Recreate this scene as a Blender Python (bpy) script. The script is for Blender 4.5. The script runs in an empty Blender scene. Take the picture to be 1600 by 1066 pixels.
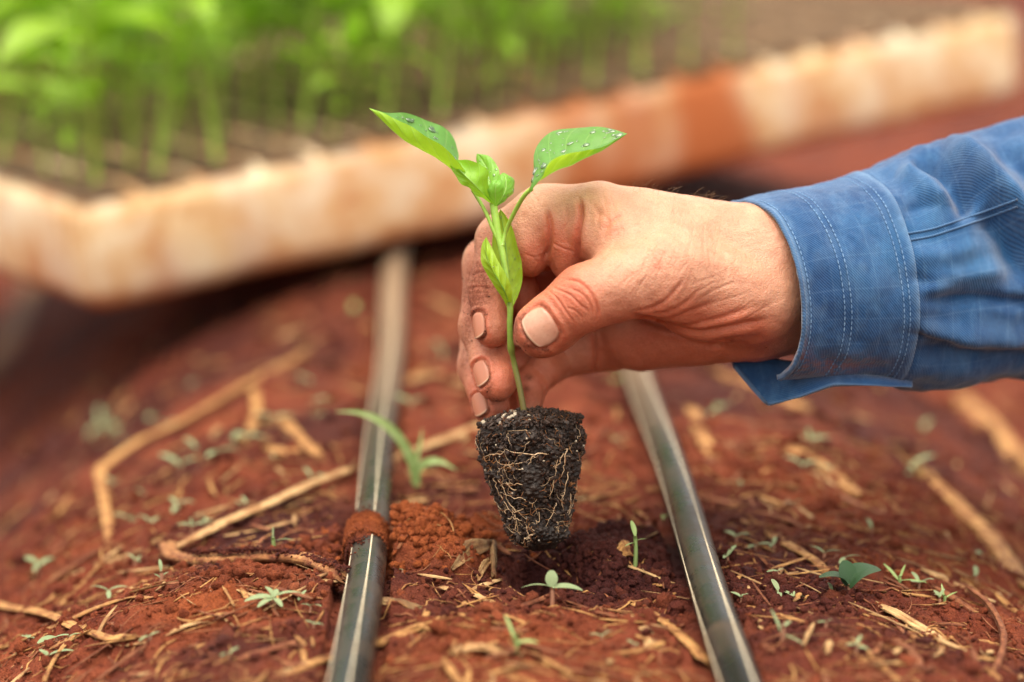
import bpy, bmesh, math, random
import numpy as np
from mathutils import Vector, Matrix
from mathutils.bvhtree import BVHTree

random.seed(7); rng = np.random.default_rng(11)
scene = bpy.context.scene
col = scene.collection
R = math.radians

# ------------------------------------------------------------------ camera
CAMH = 0.256; PITCH = R(12.04); LENS = 85.0
FPX = 1600 * LENS / 36.0                      # focal length in photo pixels
cam = bpy.data.cameras.new('camera'); cam.lens = LENS; cam.sensor_width = 36
cam.clip_start = 0.02; cam.clip_end = 500
camo = bpy.data.objects.new('camera', cam); col.objects.link(camo)
camo.location = (0, 0, CAMH); camo.rotation_euler = (math.pi/2 - PITCH, 0, 0)
cam.dof.use_dof = True; cam.dof.focus_distance = 0.828; cam.dof.aperture_fstop = 4.0
scene.camera = camo
# ------------------------------------------------------------------ sky and sun (bright overcast)
SUN_EL, SUN_AZ = 80, 200
w = bpy.data.worlds.new('World'); scene.world = w; w.use_nodes = True
nt = w.node_tree; nt.nodes.clear()
sky = nt.nodes.new('ShaderNodeTexSky'); sky.sky_type = 'NISHITA'; sky.sun_disc = False
sky.sun_elevation = R(SUN_EL); sky.sun_rotation = R(SUN_AZ); sky.air_density = 1.0; sky.dust_density = 3.0; sky.ozone_density = 0.5
hs = nt.nodes.new('ShaderNodeHueSaturation'); hs.inputs['Saturation'].default_value = 0.25
tint = nt.nodes.new('ShaderNodeMix'); tint.data_type = 'RGBA'; tint.blend_type = 'MULTIPLY'
tint.inputs[0].default_value = 1; tint.inputs[7].default_value = (1.0, 0.92, 0.82, 1)
bg = nt.nodes.new('ShaderNodeBackground'); bg.inputs[1].default_value = 0.15
wo = nt.nodes.new('ShaderNodeOutputWorld')
nt.links.new(sky.outputs[0], hs.inputs['Color']); nt.links.new(hs.outputs[0], tint.inputs[6])
nt.links.new(tint.outputs[2], bg.inputs[0]); nt.links.new(bg.outputs[0], wo.inputs[0])
sl = bpy.data.lights.new('sun', 'SUN'); sl.energy = 1.5; sl.angle = R(70); sl.color = (1, 0.93, 0.80)
so = bpy.data.objects.new('sun', sl); col.objects.link(so); so.location = (0, 0, 5)
_d = Vector((math.sin(R(SUN_AZ))*math.cos(R(SUN_EL)), math.cos(R(SUN_AZ))*math.cos(R(SUN_EL)), math.sin(R(SUN_EL))))
so.rotation_euler = _d.to_track_quat('Z', 'Y').to_euler()
vs = scene.view_settings; vs.view_transform = 'Standard'; vs.look = 'None'; vs.gamma = 1; vs.use_curve_mapping = False
vs.exposure = 1.42
scene.render.engine = 'CYCLES'; scene.cycles.use_denoising = True
scene.cycles.max_bounces = 8; scene.cycles.transparent_max_bounces = 8
scene.cycles.caustics_refractive = False; scene.cycles.caustics_reflective = False

# ------------------------------------------------------------------ helpers: frames
cP, sP = math.cos(PITCH), math.sin(PITCH)
FW = np.array((0, cP, -sP)); UP = np.array((0, sP, cP)); RT = np.array((1., 0, 0)); CAMP = np.array((0, 0, CAMH))
ZF = 840.0
def J(px, py, wv=0.0):
    """photo pixel + millimetres nearer than 0.84 m -> millimetre frame (x right, y up, w to the viewer)"""
    Z = ZF - wv
    return np.array(((px-800)/FPX*Z, (533-py)/FPX*Z, wv), float)
def W_(m):
    """millimetre frame -> world metres"""
    m = np.asarray(m, float); v = m.reshape(-1, 3)
    o = CAMP + 0.001*(v[:, :1]*RT + v[:, 1:2]*UP + (ZF - v[:, 2:3])*FW)
    return o.reshape(m.shape)
def PW(px, py, wv=0.0): return W_(J(px, py, wv))
def topx(m):
    Z = ZF - m[:, 2]
    return np.stack((800 + m[:, 0]/Z*FPX, 533 - m[:, 1]/Z*FPX), 1)

# ------------------------------------------------------------------ helpers: noise
def _hash(ix, iy, iz, seed):
    h = (ix.astype(np.int64)*374761393 + iy.astype(np.int64)*668265263 + iz.astype(np.int64)*2147483647 + seed*1274126177) & 0xffffffff
    h = ((h ^ (h >> 13))*1274126177) & 0xffffffff
    h = ((h ^ (h >> 16))*2246822519) & 0xffffffff
    return ((h ^ (h >> 15)) & 0xffffff).astype(np.float32)/float(0xffffff)
def vnoise(p, seed=0):
    p = np.asarray(p, np.float64); i = np.floor(p); f = p - i; f = f*f*f*(f*(f*6-15)+10)
    i = i.astype(np.int64); out = 0
    for dx in (0, 1):
        wx = f[:, 0] if dx else 1-f[:, 0]
        for dy in (0, 1):
            wy = f[:, 1] if dy else 1-f[:, 1]
            for dz in (0, 1):
                wz = f[:, 2] if dz else 1-f[:, 2]
                out = out + wx*wy*wz*_hash(i[:, 0]+dx, i[:, 1]+dy, i[:, 2]+dz, seed)
    return out*2-1
def vnoise2(x, y, seed=0):
    ix = np.floor(x); iy = np.floor(y); fx = x-ix; fy = y-iy
    fx = fx*fx*(3-2*fx); fy = fy*fy*(3-2*fy); ix = ix.astype(np.int64); iy = iy.astype(np.int64); z = np.zeros_like(ix)
    a = _hash(ix, iy, z, seed); b = _hash(ix+1, iy, z, seed); c = _hash(ix, iy+1, z, seed); d = _hash(ix+1, iy+1, z, seed)
    return ((a*(1-fx)+b*fx)*(1-fy) + (c*(1-fx)+d*fx)*fy)*2-1
def fbm2(x, y, o=4, seed=0, gain=.5):
    s = 0; a = 1.0
    for k in range(o):
        s = s + a*vnoise2(x*2.03**k+17.3*k, y*2.03**k-9.1*k, seed+k); a *= gain
    return s
def fbm3(p, o=4, seed=0, gain=.5):
    s = 0; a = 1.0
    for k in range(o):
        s = s + a*vnoise(p*2.03**k + 13.7*k, seed+k); a *= gain
    return s
def worley2(x, y, seed=0):
    ix = np.floor(x); iy = np.floor(y); best = np.full(x.shape, 9.0); cid = np.zeros(x.shape)
    z = np.zeros(x.shape, np.int64)
    for dx in (-1, 0, 1):
        for dy in (-1, 0, 1):
            cx = (ix+dx).astype(np.int64); cy = (iy+dy).astype(np.int64)
            ax = cx + _hash(cx, cy, z, seed); ay = cy + _hash(cx, cy, z, seed+5)
            d = (ax-x)**2 + (ay-y)**2; m = d < best
            best = np.where(m, d, best); cid = np.where(m, _hash(cx, cy, z, seed+9), cid)
    return np.sqrt(best), cid

# ------------------------------------------------------------------ helpers: objects
ORG = {}
def mesh_from(name, v, f, smooth=True):
    me = bpy.data.meshes.new(name); v = np.asarray(v, np.float32); n = len(v)
    if isinstance(f, np.ndarray):
        k = f.shape[1]; me.vertices.add(n); me.vertices.foreach_set('co', v.ravel())
        me.loops.add(f.size); me.loops.foreach_set('vertex_index', f.ravel().astype(np.int32))
        me.polygons.add(len(f)); me.polygons.foreach_set('loop_start', np.arange(0, f.size, k, dtype=np.int32))
        me.update(calc_edges=True)
    else:
        me.from_pydata(v.tolist(), [], f); me.update()
    me.polygons.foreach_set('use_smooth', [smooth]*len(me.polygons)); me.update()
    return me
def obj_of(name, me, mat=None, parent=None):
    o = bpy.data.objects.new(name, me); col.objects.link(o)
    if mat is not None and me is not None and not me.materials: me.materials.append(mat)
    if parent is not None: o.parent = parent
    return o
def tag(o, label=None, cat=None, group=None, kind=None):
    for k, v in (('label', label), ('category', cat), ('group', group), ('kind', kind)):
        if v: o[k] = v
    return o
def empty(name, loc, label=None, cat=None, group=None):
    o = bpy.data.objects.new(name, None); col.objects.link(o); o.location = loc; o.empty_display_size = .01
    ORG[o.name] = np.array(loc, float); return tag(o, label, cat, group)
def wobj(name, v, f, mat, parent=None, smooth=True, origin=None):
    """mesh given in world metres, placed at an origin of its own or under its parent"""
    v = np.asarray(v, float)
    par = np.zeros(3) if parent is None else ORG[parent.name]
    if origin is None: origin = np.array((v[:, 0].mean(), v[:, 1].mean(), v[:, 2].min())) if parent is None else par
    origin = np.asarray(origin, float)
    o = obj_of(name, mesh_from(name, v-origin, f, smooth), mat, parent)
    o.location = origin - par; ORG[o.name] = origin; return o
def attr(me, name, val, dom='POINT'):
    a = me.attributes.new(name, 'FLOAT', dom); a.data.foreach_set('value', np.asarray(val, np.float32)); return a
def cr(pts, n):
    """Catmull-Rom resample of a polyline to n points"""
    p = np.asarray(pts, float)
    if len(p) == 2:
        t = np.linspace(0, 1, n)[:, None]; return p[0]*(1-t) + p[1]*t
    q = np.vstack((2*p[0]-p[1], p, 2*p[-1]-p[-2]))
    d = np.linalg.norm(np.diff(p, axis=0), axis=1); c = np.concatenate(([0], np.cumsum(d))); c /= c[-1]
    t = np.linspace(0, 1, n); k = np.clip(np.searchsorted(c, t, side='right')-1, 0, len(p)-2)
    u = ((t-c[k])/np.maximum(c[k+1]-c[k], 1e-9))[:, None]
    a, b, cc, e = q[k], q[k+1], q[k+2], q[k+3]
    return .5*(2*b + (cc-a)*u + (2*a-5*b+4*cc-e)*u*u + (3*b-a-3*cc+e)*u**3)
def grid_faces(n, m, wrap=False):
    """n rows of m vertices"""
    i = np.arange(n-1)[:, None]; j = np.arange(m if wrap else m-1)[None, :]; j2 = (j+1) % m
    return np.stack(np.broadcast_arrays(i*m+j, i*m+j2, (i+1)*m+j2, (i+1)*m+j), -1).reshape(-1, 4)
def tube(path, rad, seg=8, flat=1.0, up=(0, 0, 1), caps=True, jit=0, rs=None):
    """tube along a world path; rad scalar or per point; flat squashes along the up direction"""
    p = np.asarray(path, float); n = len(p); r = np.broadcast_to(np.asarray(rad, float), (n,))
    t = np.gradient(p, axis=0); t /= np.linalg.norm(t, axis=1)[:, None]+1e-12
    u = np.asarray(up, float); s = np.cross(t, u); s /= np.linalg.norm(s, axis=1)[:, None]+1e-9; u2 = np.cross(s, t)
    a = np.linspace(0, 2*np.pi, seg, endpoint=False)
    rr = r[:, None]*np.ones(seg)
    if jit: rr = rr*(1+jit*(rs or rng).standard_normal((n, seg)))
    v = p[:, None] + s[:, None]*(np.cos(a)*rr)[..., None] + u2[:, None]*(np.sin(a)*rr*flat)[..., None]
    f = [tuple(q) for q in grid_faces(n, seg, True).tolist()]
    if caps: f += [tuple(range(seg)), tuple(range((n-1)*seg+seg-1, (n-1)*seg-1, -1))]
    return v.reshape(-1, 3), f
def join(parts):
    V = []; F = []; o = 0
    for v, f in parts:
        V.append(v); F += [tuple(i+o for i in q) for q in f]; o += len(v)
    return np.vstack(V), F
_ico = None
def ico(sub=0):
    bm = bmesh.new(); bmesh.ops.create_icosphere(bm, subdivisions=sub+1, radius=1)
    v = np.array([x.co[:] for x in bm.verts]); f = np.array([[q.index for q in x.verts] for x in bm.faces]); bm.free(); return v, f
def scatter(base, pos, siz, seed=0, squash=.75, rough=.25):
    """many lumpy copies of one small shape in one mesh (numpy)"""
    g = np.random.default_rng(seed); bv, bf = base; n = len(pos); k = len(bv)
    q = g.standard_normal((n, 4)); q /= np.linalg.norm(q, axis=1)[:, None]; a, b, c, d = q.T
    M = np.stack((1-2*(c*c+d*d), 2*(b*c-a*d), 2*(b*d+a*c), 2*(b*c+a*d), 1-2*(b*b+d*d), 2*(c*d-a*b), 2*(b*d-a*c), 2*(c*d+a*b), 1-2*(b*b+c*c)), 1).reshape(n, 3, 3)
    lv = bv[None]*(1+rough*g.standard_normal((n, k, 1)))*np.stack((np.ones(n), .7+.5*g.random(n), squash*(.7+.5*g.random(n))), 1)[:, None]
    lv = np.einsum('nij,nkj->nki', M, lv)*np.asarray(siz)[:, None, None] + np.asarray(pos)[:, None]
    ff = bf[None] + (np.arange(n)*k)[:, None, None]
    return lv.reshape(-1, 3), ff.reshape(-1, bf.shape[1])

# ------------------------------------------------------------------ helpers: materials
def mat_new(name):
    m = bpy.data.materials.new(name); m.use_nodes = True; n = m.node_tree
    return m, n, n.nodes['Principled BSDF'], n.nodes['Material Output']
def N(nt, t, **k):
    n = nt.nodes.new(t)
    for a, b in k.items(): setattr(n, a, b)
    return n
def noise(nt, scale, detail=4, rough=.55, vec=None, dist=0):
    n = N(nt, 'ShaderNodeTexNoise'); n.inputs['Scale'].default_value = scale; n.inputs['Detail'].default_value = detail
    n.inputs['Roughness'].default_value = rough; n.inputs['Distortion'].default_value = dist
    if vec: nt.links.new(vec, n.inputs['Vector'])
    return n
def ramp(nt, src, stops):
    r = N(nt, 'ShaderNodeValToRGB'); e = r.color_ramp.elements
    while len(e) < len(stops): e.new(.5)
    for x, (p, c) in zip(e, stops): x.position = p; x.color = (*c, 1) if len(c) == 3 else c
    nt.links.new(src, r.inputs[0]); return r
def mix(nt, fac, a, b, mode='MIX'):
    m = N(nt, 'ShaderNodeMix', data_type='RGBA', blend_type=mode)
    for s, i in ((fac, 0), (a, 6), (b, 7)):
        if isinstance(s, (int, float)): m.inputs[i].default_value = s
        elif isinstance(s, tuple): m.inputs[i].default_value = (*s, 1) if len(s) == 3 else s
        else: nt.links.new(s, m.inputs[i])
    return m.outputs[2]
def math_(nt, op, a, b=0.0, clamp=False):
    m = N(nt, 'ShaderNodeMath', operation=op, use_clamp=clamp)
    for s, i in ((a, 0), (b, 1)):
        if isinstance(s, (int, float)): m.inputs[i].default_value = s
        else: nt.links.new(s, m.inputs[i])
    return m.outputs[0]
def bump(nt, h, strength, dist, bsdf, prev=None):
    b = N(nt, 'ShaderNodeBump'); b.inputs['Strength'].default_value = strength; b.inputs['Distance'].default_value = dist
    nt.links.new(h, b.inputs['Height'])
    if prev: nt.links.new(prev, b.inputs['Normal'])
    if bsdf: nt.links.new(b.outputs[0], bsdf.inputs['Normal'])
    return b.outputs[0]
def A(nt, name): return N(nt, 'ShaderNodeAttribute', attribute_name=name).outputs['Fac']
def OC(nt): return N(nt, 'ShaderNodeTexCoord').outputs['Object']

def mat_soil():
    m, n, b, _ = mat_new('red soil'); g = N(n, 'ShaderNodeNewGeometry').outputs['Position']
    c = ramp(n, noise(n, 55, 6, .65, g).outputs[0], [(.28, (.075, .014, .008)), (.47, (.185, .039, .018)), (.62, (.29, .072, .031)), (.78, (.44, .155, .075))])
    c2 = mix(n, A(n, 'wet'), c.outputs[0], (.055, .0115, .010))
    c3 = mix(n, A(n, 'dry'), c2, ramp(n, noise(n, 300, 3, .6, g).outputs[0], [(.3, (.24, .050, .013)), (.7, (.38, .10, .027))]).outputs[0])
    fine = noise(n, 1400, 3, .7, g).outputs[0]
    c4 = mix(n, .5, c3, ramp(n, fine, [(.25, (.55, .55, .55)), (.75, (1.35, 1.35, 1.35))]).outputs[0], 'MULTIPLY')
    n.links.new(c4, b.inputs['Base Color'])
    n.links.new(math_(n, 'SUBTRACT', .9, math_(n, 'MULTIPLY', A(n, 'wet'), .2)), b.inputs['Roughness'])
    b.inputs['Specular IOR Level'].default_value = .18
    bump(n, fine, 1., .0012, b, bump(n, noise(n, 420, 4, .65, g).outputs[0], 1., .003, None))
    return m
def mat_simple(name, c1, c2, scale, rough=.8, bs=None, spec=.4, detail=4, obj=True, stretch=None, trans=0, bd=.0005):
    m, n, b, out = mat_new(name); v = OC(n) if obj else N(n, 'ShaderNodeNewGeometry').outputs['Position']
    if stretch:
        mp = N(n, 'ShaderNodeMapping'); mp.inputs['Scale'].default_value = stretch; n.links.new(v, mp.inputs[0]); v = mp.outputs[0]
    nz = noise(n, scale, detail, .6, v).outputs[0]
    r = ramp(n, nz, [(.3, c1), (.7, c2)]); n.links.new(r.outputs[0], b.inputs['Base Color'])
    b.inputs['Roughness'].default_value = rough; b.inputs['Specular IOR Level'].default_value = spec
    if bs: bump(n, nz, bs, bd, b)
    if trans:
        t = N(n, 'ShaderNodeBsdfTranslucent'); n.links.new(r.outputs[0], t.inputs[0])
        ms = N(n, 'ShaderNodeMixShader'); ms.inputs[0].default_value = trans
        n.links.new(b.outputs[0], ms.inputs[1]); n.links.new(t.outputs[0], ms.inputs[2]); n.links.new(ms.outputs[0], out.inputs[0])
    return m
def mat_leaf(name, top, under, vein, trans=.35, rough=.38):
    """u runs across the blade (0.5 = midrib), v from base to tip"""
    m, n, b, out = mat_new(name)
    uv = N(n, 'ShaderNodeUVMap'); sx = N(n, 'ShaderNodeSeparateXYZ'); n.links.new(uv.outputs[0], sx.inputs[0])
    u = math_(n, 'ABSOLUTE', math_(n, 'SUBTRACT', sx.outputs[0], .5)); v = sx.outputs[1]
    g = N(n, 'ShaderNodeNewGeometry')
    nz = noise(n, 260, 3, .6, g.outputs['Position']).outputs[0]
    base = mix(n, g.outputs['Backfacing'], mix(n, nz, tuple(x*.82 for x in top), tuple(x*1.2 for x in top)), mix(n, nz, tuple(x*.85 for x in under), tuple(x*1.15 for x in under)))
    # side veins: slanted repeating lines; midrib: thin line at u = 0
    ph = math_(n, 'FRACT', math_(n, 'MULTIPLY', math_(n, 'SUBTRACT', v, math_(n, 'MULTIPLY', u, .55)), 6.5))
    sv = math_(n, 'SUBTRACT', 1, math_(n, 'MULTIPLY', math_(n, 'ABSOLUTE', math_(n, 'SUBTRACT', ph, .5)), 14), True)
    mr = math_(n, 'SUBTRACT', 1, math_(n, 'MULTIPLY', u, 26), True)
    vv = math_(n, 'MAXIMUM', math_(n, 'MULTIPLY', sv, .28), mr)
    c = mix(n, vv, base, vein); n.links.new(c, b.inputs['Base Color'])
    b.inputs['Roughness'].default_value = rough; b.inputs['Specular IOR Level'].default_value = .45
    h = math_(n, 'SUBTRACT', math_(n, 'MULTIPLY', noise(n, 700, 3, .6, g.outputs['Position']).outputs[0], .35), vv)
    nb = bump(n, h, .5, .0006, b)
    t = N(n, 'ShaderNodeBsdfTranslucent'); n.links.new(mix(n, .5, c, (.35, .62, .02)), t.inputs[0]); n.links.new(nb, t.inputs[1])
    ms = N(n, 'ShaderNodeMixShader'); ms.inputs[0].default_value = trans
    n.links.new(b.outputs[0], ms.inputs[1]); n.links.new(t.outputs[0], ms.inputs[2]); n.links.new(ms.outputs[0], out.inputs[0])
    return m

def mat_skin():
    m, n, b, _ = mat_new('skin'); v = OC(n)
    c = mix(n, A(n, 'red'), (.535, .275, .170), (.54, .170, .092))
    blot = noise(n, 130, 4, .6, v).outputs[0]
    c = mix(n, .75, c, ramp(n, blot, [(.3, (.88, .74, .70)), (.7, (1.10, 1.12, 1.14))]).outputs[0], 'MULTIPLY')
    pore = noise(n, 1500, 2, .6, v).outputs[0]
    c = mix(n, .35, c, ramp(n, pore, [(.36, (.72, .60, .55)), (.5, (1, 1, 1)), (.7, (1.08, 1.06, 1.04))]).outputs[0], 'MULTIPLY')
    dn = noise(n, 900, 4, .75, v).outputs[0]
    dm = math_(n, 'MULTIPLY', A(n, 'dirt'), ramp(n, dn, [(.34, (.35,)*3), (.56, (1,)*3)]).outputs[0], True)
    c = mix(n, dm, c, (.19, .052, .024)); n.links.new(c, b.inputs['Base Color'])
    n.links.new(math_(n, 'ADD', .41, math_(n, 'MULTIPLY', dm, .4)), b.inputs['Roughness'])
    b.inputs['Specular IOR Level'].default_value = .42
    b.inputs['Subsurface Weight'].default_value = .35; b.inputs['Subsurface Radius'].default_value = (1, .32, .16); b.inputs['Subsurface Scale'].default_value = .0035
    vo = N(n, 'ShaderNodeTexVoronoi'); vo.feature = 'DISTANCE_TO_EDGE'; vo.inputs['Scale'].default_value = 1100; n.links.new(v, vo.inputs['Vector'])
    vd = math_(n, 'MINIMUM', vo.outputs['Distance'], .25)
    p = bump(n, noise(n, 500, 5, .65, v).outputs[0], .55, .0009, None)
    bump(n, vd, .55, .0006, b, p)
    return m

M = {}
M['soil'] = mat_soil()
M['skin'] = mat_skin()
M['nail'] = None
def mat_straw(name, c1, c2, soil, rough=.7):
    m, n, b, _ = mat_new(name); g = N(n, 'ShaderNodeNewGeometry').outputs['Position']; cx = N(n, 'ShaderNodeCombineXYZ')
    n.links.new(A(n, 'ring'), cx.inputs[0]); n.links.new(A(n, 'along'), cx.inputs[1]); n.links.new(A(n, 'rnd'), cx.inputs[2])
    st = noise(n, 7, 4, .6, cx.outputs[0]).outputs[0]; c = ramp(n, st, [(.32, c1), (.66, c2)]).outputs[0]
    bl = ramp(n, noise(n, 120, 4, .6, g).outputs[0], [(.35, (.55, .42, .34)), (.62, (1.05,)*3)]).outputs[0]; c = mix(n, 1., c, bl, 'MULTIPLY')
    sm = ramp(n, noise(n, 210, 6, .72, g).outputs[0], [(.60-soil*.42, (0,)*3), (.74-soil*.30, (1,)*3)]).outputs[0]
    fs = ramp(n, noise(n, 1100, 3, .7, g).outputs[0], [(.35, (.06, .017, .010)), (.65, (.24, .07, .03))]).outputs[0]
    c = mix(n, sm, c, fs); n.links.new(c, b.inputs['Base Color']); n.links.new(math_(n, 'ADD', rough-.1, math_(n, 'MULTIPLY', sm, .3)), b.inputs['Roughness']); b.inputs['Specular IOR Level'].default_value = .3
    bump(n, noise(n, 900, 4, .7, g).outputs[0], .8, .0008, b, bump(n, st, .9, .0008, None)); return m
M['straw'] = mat_straw('dry straw', (.30, .13, .042), (.62, .35, .115), .25)
M['straw_pale'] = mat_straw('pale straw', (.36, .19, .075), (.66, .44, .20), .12)
M['straw_red'] = mat_straw('soil stained straw', (.20, .065, .028), (.38, .15, .058), .42)
M['bark'] = mat_straw('dirty dry sheath', (.25, .10, .035), (.55, .28, .10), .40)
M['drycurl'] = mat_straw('dry curled leaf', (.13, .07, .03), (.36, .22, .09), .2)
M['weed'] = mat_simple('pale weed leaf', (.15, .22, .085), (.36, .42, .235), 500, .6, .3, trans=.2)
M['weedstem'] = mat_simple('weed stem', (.28, .10, .07), (.40, .22, .12), 400, .6)
M['weedgreen'] = mat_simple('fresh grass blade', (.24, .36, .10), (.38, .50, .20), 300, .5, trans=.3)
M['darkleaf'] = mat_simple('dark waxy leaf', (.010, .040, .016), (.045, .105, .035), 260, .4, .6, trans=.08)
M['foam'] = None

# ------------------------------------------------------------------ the ground: a raised bed running away from the camera
def ray(px, py):
    d = FW + (px-800)/FPX*RT + (533-py)/FPX*UP; return d/np.linalg.norm(d)
def plane_pt(px, py, z=0.0):
    d = ray(px, py); return CAMP + d*((z-CAMH)/d[2])
TL = (plane_pt(546, 1066, .006), plane_pt(627, 385, .006)); TR = (plane_pt(1150, 1066, .006), plane_pt(1003, 585, .006))
BDIR = TL[1]-TL[0]; BDIR = BDIR[:2]/np.linalg.norm(BDIR[:2]); BNRM = np.array((BDIR[1], -BDIR[0]))
BC = (TL[0][:2]+TR[0][:2])/2
def lateral(x, y): return (x-BC[0])*BNRM[0] + (y-BC[1])*BNRM[1]
HOLE = plane_pt(855, 905)[:2]; MOUND = [(plane_pt(652, 868)[:2], .019, .013), (plane_pt(700, 880)[:2], .014, .006), (plane_pt(772, 838)[:2], .012, .010), (plane_pt(940, 880)[:2], .018, .006), (plane_pt(965, 850)[:2], .014, .005), (plane_pt(895, 935)[:2], .014, .003)]
def Hbase(x, y):
    d = lateral(x, y); a = np.maximum(0, np.abs(d)-.085)
    dp = np.where(d < 0, .21, .13); z = -dp*(1-np.exp(-a*a*np.where(d < 0, 3.6, 2.6)/dp))
    nb = np.clip((np.abs(d)-.55)/.35, 0, 1); z = z + dp*nb*nb*(3-2*nb)
    z = z + .085*np.exp(-(((x-.40)/.20)**2 + ((y-1.82)/.22)**2)) + .012*np.exp(-(((x-.02)/.12)**2 + ((y-1.55)/.16)**2))
    return z
def H(x, y, fine=True):
    x = np.asarray(x, float); y = np.asarray(y, float); z = Hbase(x, y)
    hr = np.hypot(x-HOLE[0], (y-HOLE[1])*.9); z = z - .020*np.exp(-(hr/.0145)**2.6)
    for c, r, h in MOUND:
        q = np.hypot(x-c[0], y-c[1])*(1+.25*vnoise2(x*90, y*90, 77)); z = z + h*np.exp(-(q/r)**2.4)
    z = z + .0045*fbm2(x*14, y*14, 3, 3)
    if fine:
        amp = .6+.4*vnoise2(x*9, y*9, 31)
        w1, i1 = worley2(x*75+.3*vnoise2(x*120, y*120, 4), y*75, 21); w2, i2 = worley2(x*190, y*190, 22)
        z = z + amp*(.0085*np.maximum(0, .5-w1)*(i1 > .55)*(i1-.2) + .0032*np.maximum(0, .6-w2)*(.2+i2))
        z = z + .0024*amp*fbm2(x*120, y*120, 4, 41, .62)
        td = hose_d(x, y)
        z = np.where(td < .010, np.minimum(z, -.0012), z)
    return z
def hose_d(x, y):
    out = None
    for a, b in (TL, TR):
        d_ = (b-a)[:2]/np.linalg.norm((b-a)[:2]); e = np.abs((x-a[0])*d_[1]-(y-a[1])*d_[0]); out = e if out is None else np.minimum(out, e)
    return out
def axis(lo, hi, step, far, g=1.16):
    c = list(np.arange(lo, hi, step)); s = step
    a = []; x = lo
    while x > -far: s *= g; x -= s; a.append(x)
    b = []; x = c[-1]; s = step
    while x < far: s *= g; x += s; b.append(x)
    return np.array(a[::-1]+c+b)
gx = axis(-.215, .235, .00085, 60); gy = np.concatenate((axis(.66, 1.02, .00085, .5)[::1],)); gy = axis(.66, 1.0, .00085, 60, 1.06)
gy = gy[gy > -5]
X, Y = np.meshgrid(gx, gy); xf = X.ravel(); yf = Y.ravel()
zf = H(xf, yf)
fade = np.clip((np.hypot(xf, yf-.9)-3)/3, 0, 1); zf = zf*(1-fade)
gv = np.stack((xf, yf, zf), 1)
ground = obj_of('ground', mesh_from('ground', gv, grid_faces(len(gy), len(gx))), M['soil']); tag(ground, kind='structure')
ground['label'] = 'red clay soil of the raised planting bed'
def wetdry(x, y):
    wet = np.clip(.22+.95*fbm2(x*11, y*11, 3, 61)+.3*fbm2(x*45, y*45, 2, 62), 0, 1)*.8
    dry = np.clip(.9*fbm2(x*16+5, y*16, 3, 71)-.35, 0, 1)*.6
    for (px, py, r, a, b) in ((652, 862, .021, -1, 1.0), (705, 885, .014, -1, .9), (772, 838, .011, -1, .8), (840, 905, .010, -.5, .5), (930, 880, .026, 1, -1), (1000, 870, .022, .9, -1), (460, 800, .03, .9, -1), (400, 840, .02, .6, -.6), (690, 770, .03, .7, -1), (1190, 900, .035, .7, -.8), (1290, 1000, .04, .6, -.6), (330, 950, .025, -.6, .7), (800, 1030, .04, -.6, .35)):
        c = plane_pt(px, py); g = np.exp(-(((x-c[0])**2+(y-c[1])**2)/r**2))
        wet = wet + a*g; dry = dry + b*g
    return np.clip(wet, 0, 1), np.clip(dry, 0, 1)
wv, dv = wetdry(xf, yf); attr(ground.data, 'wet', wv); attr(ground.data, 'dry', dv)
def G(px, py, lift=0.0):
    """where the sight line through a photo pixel meets the bed"""
    p = plane_pt(px, py, 0.0); d = ray(px, py)
    for _ in range(12):
        z = float(H(np.array([p[0]]), np.array([p[1]]), False)[0]); q = CAMP + d*((z-CAMH)/d[2]); p = p*.25 + q*.75
    return np.array((p[0], p[1], float(H(np.array([p[0]]), np.array([p[1]]), False)[0])+lift))

# loose crumbs and clods, too many to count
def crumbs(n, smin, smax, box, pw, seed, sub):
    g = np.random.default_rng(seed)
    x = g.uniform(box[0], box[1], n); y = g.uniform(box[2], box[3], n)
    s = smin + (smax-smin)*g.random(n)**pw
    dl = lateral(x, y); keep = (hose_d(x, y) > .0075+s)
    hr = np.hypot(x-HOLE[0], y-HOLE[1]); keep &= (hr > .010)
    dens = vnoise2(x*30, y*30, 5)*.5+.5; keep &= g.random(n) < (.25+.75*dens)
    x, y, s = x[keep], y[keep], s[keep]; z = H(x, y)+s*.25
    v, f = scatter(ico(sub), np.stack((x, y, z), 1), s, seed, .8, .17 if sub else .22)
    return v, f, x, y, len(ico(sub)[0])
for nm, args in (('soil_crumbs', (34000, .0003, .0013, (-.2, .22, .68, .99), 2.4, 1, 0)), ('soil_clods', (1300, .0012, .0036, (-.22, .24, .66, 1.05), 3, 2, 1)),
                 ('soil_clods', (2600, .001, .004, (-.34, .36, .95, 1.5), 2, 3, 0))):
    v, f, x, y, k = crumbs(*args)
    o = obj_of(nm, mesh_from(nm, v, f, True), M['soil']); tag(o, 'loose crumbs of red soil strewn over the bed', 'soil', kind='stuff')
    a, b = wetdry(x, y); g = np.random.default_rng(4)
    attr(o.data, 'wet', np.repeat(np.clip(a+g.uniform(-.3, .3, len(a)), 0, 1), k)); attr(o.data, 'dry', np.repeat(np.clip(b+g.uniform(-.2, .3, len(a)), 0, 1), k))
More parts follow.
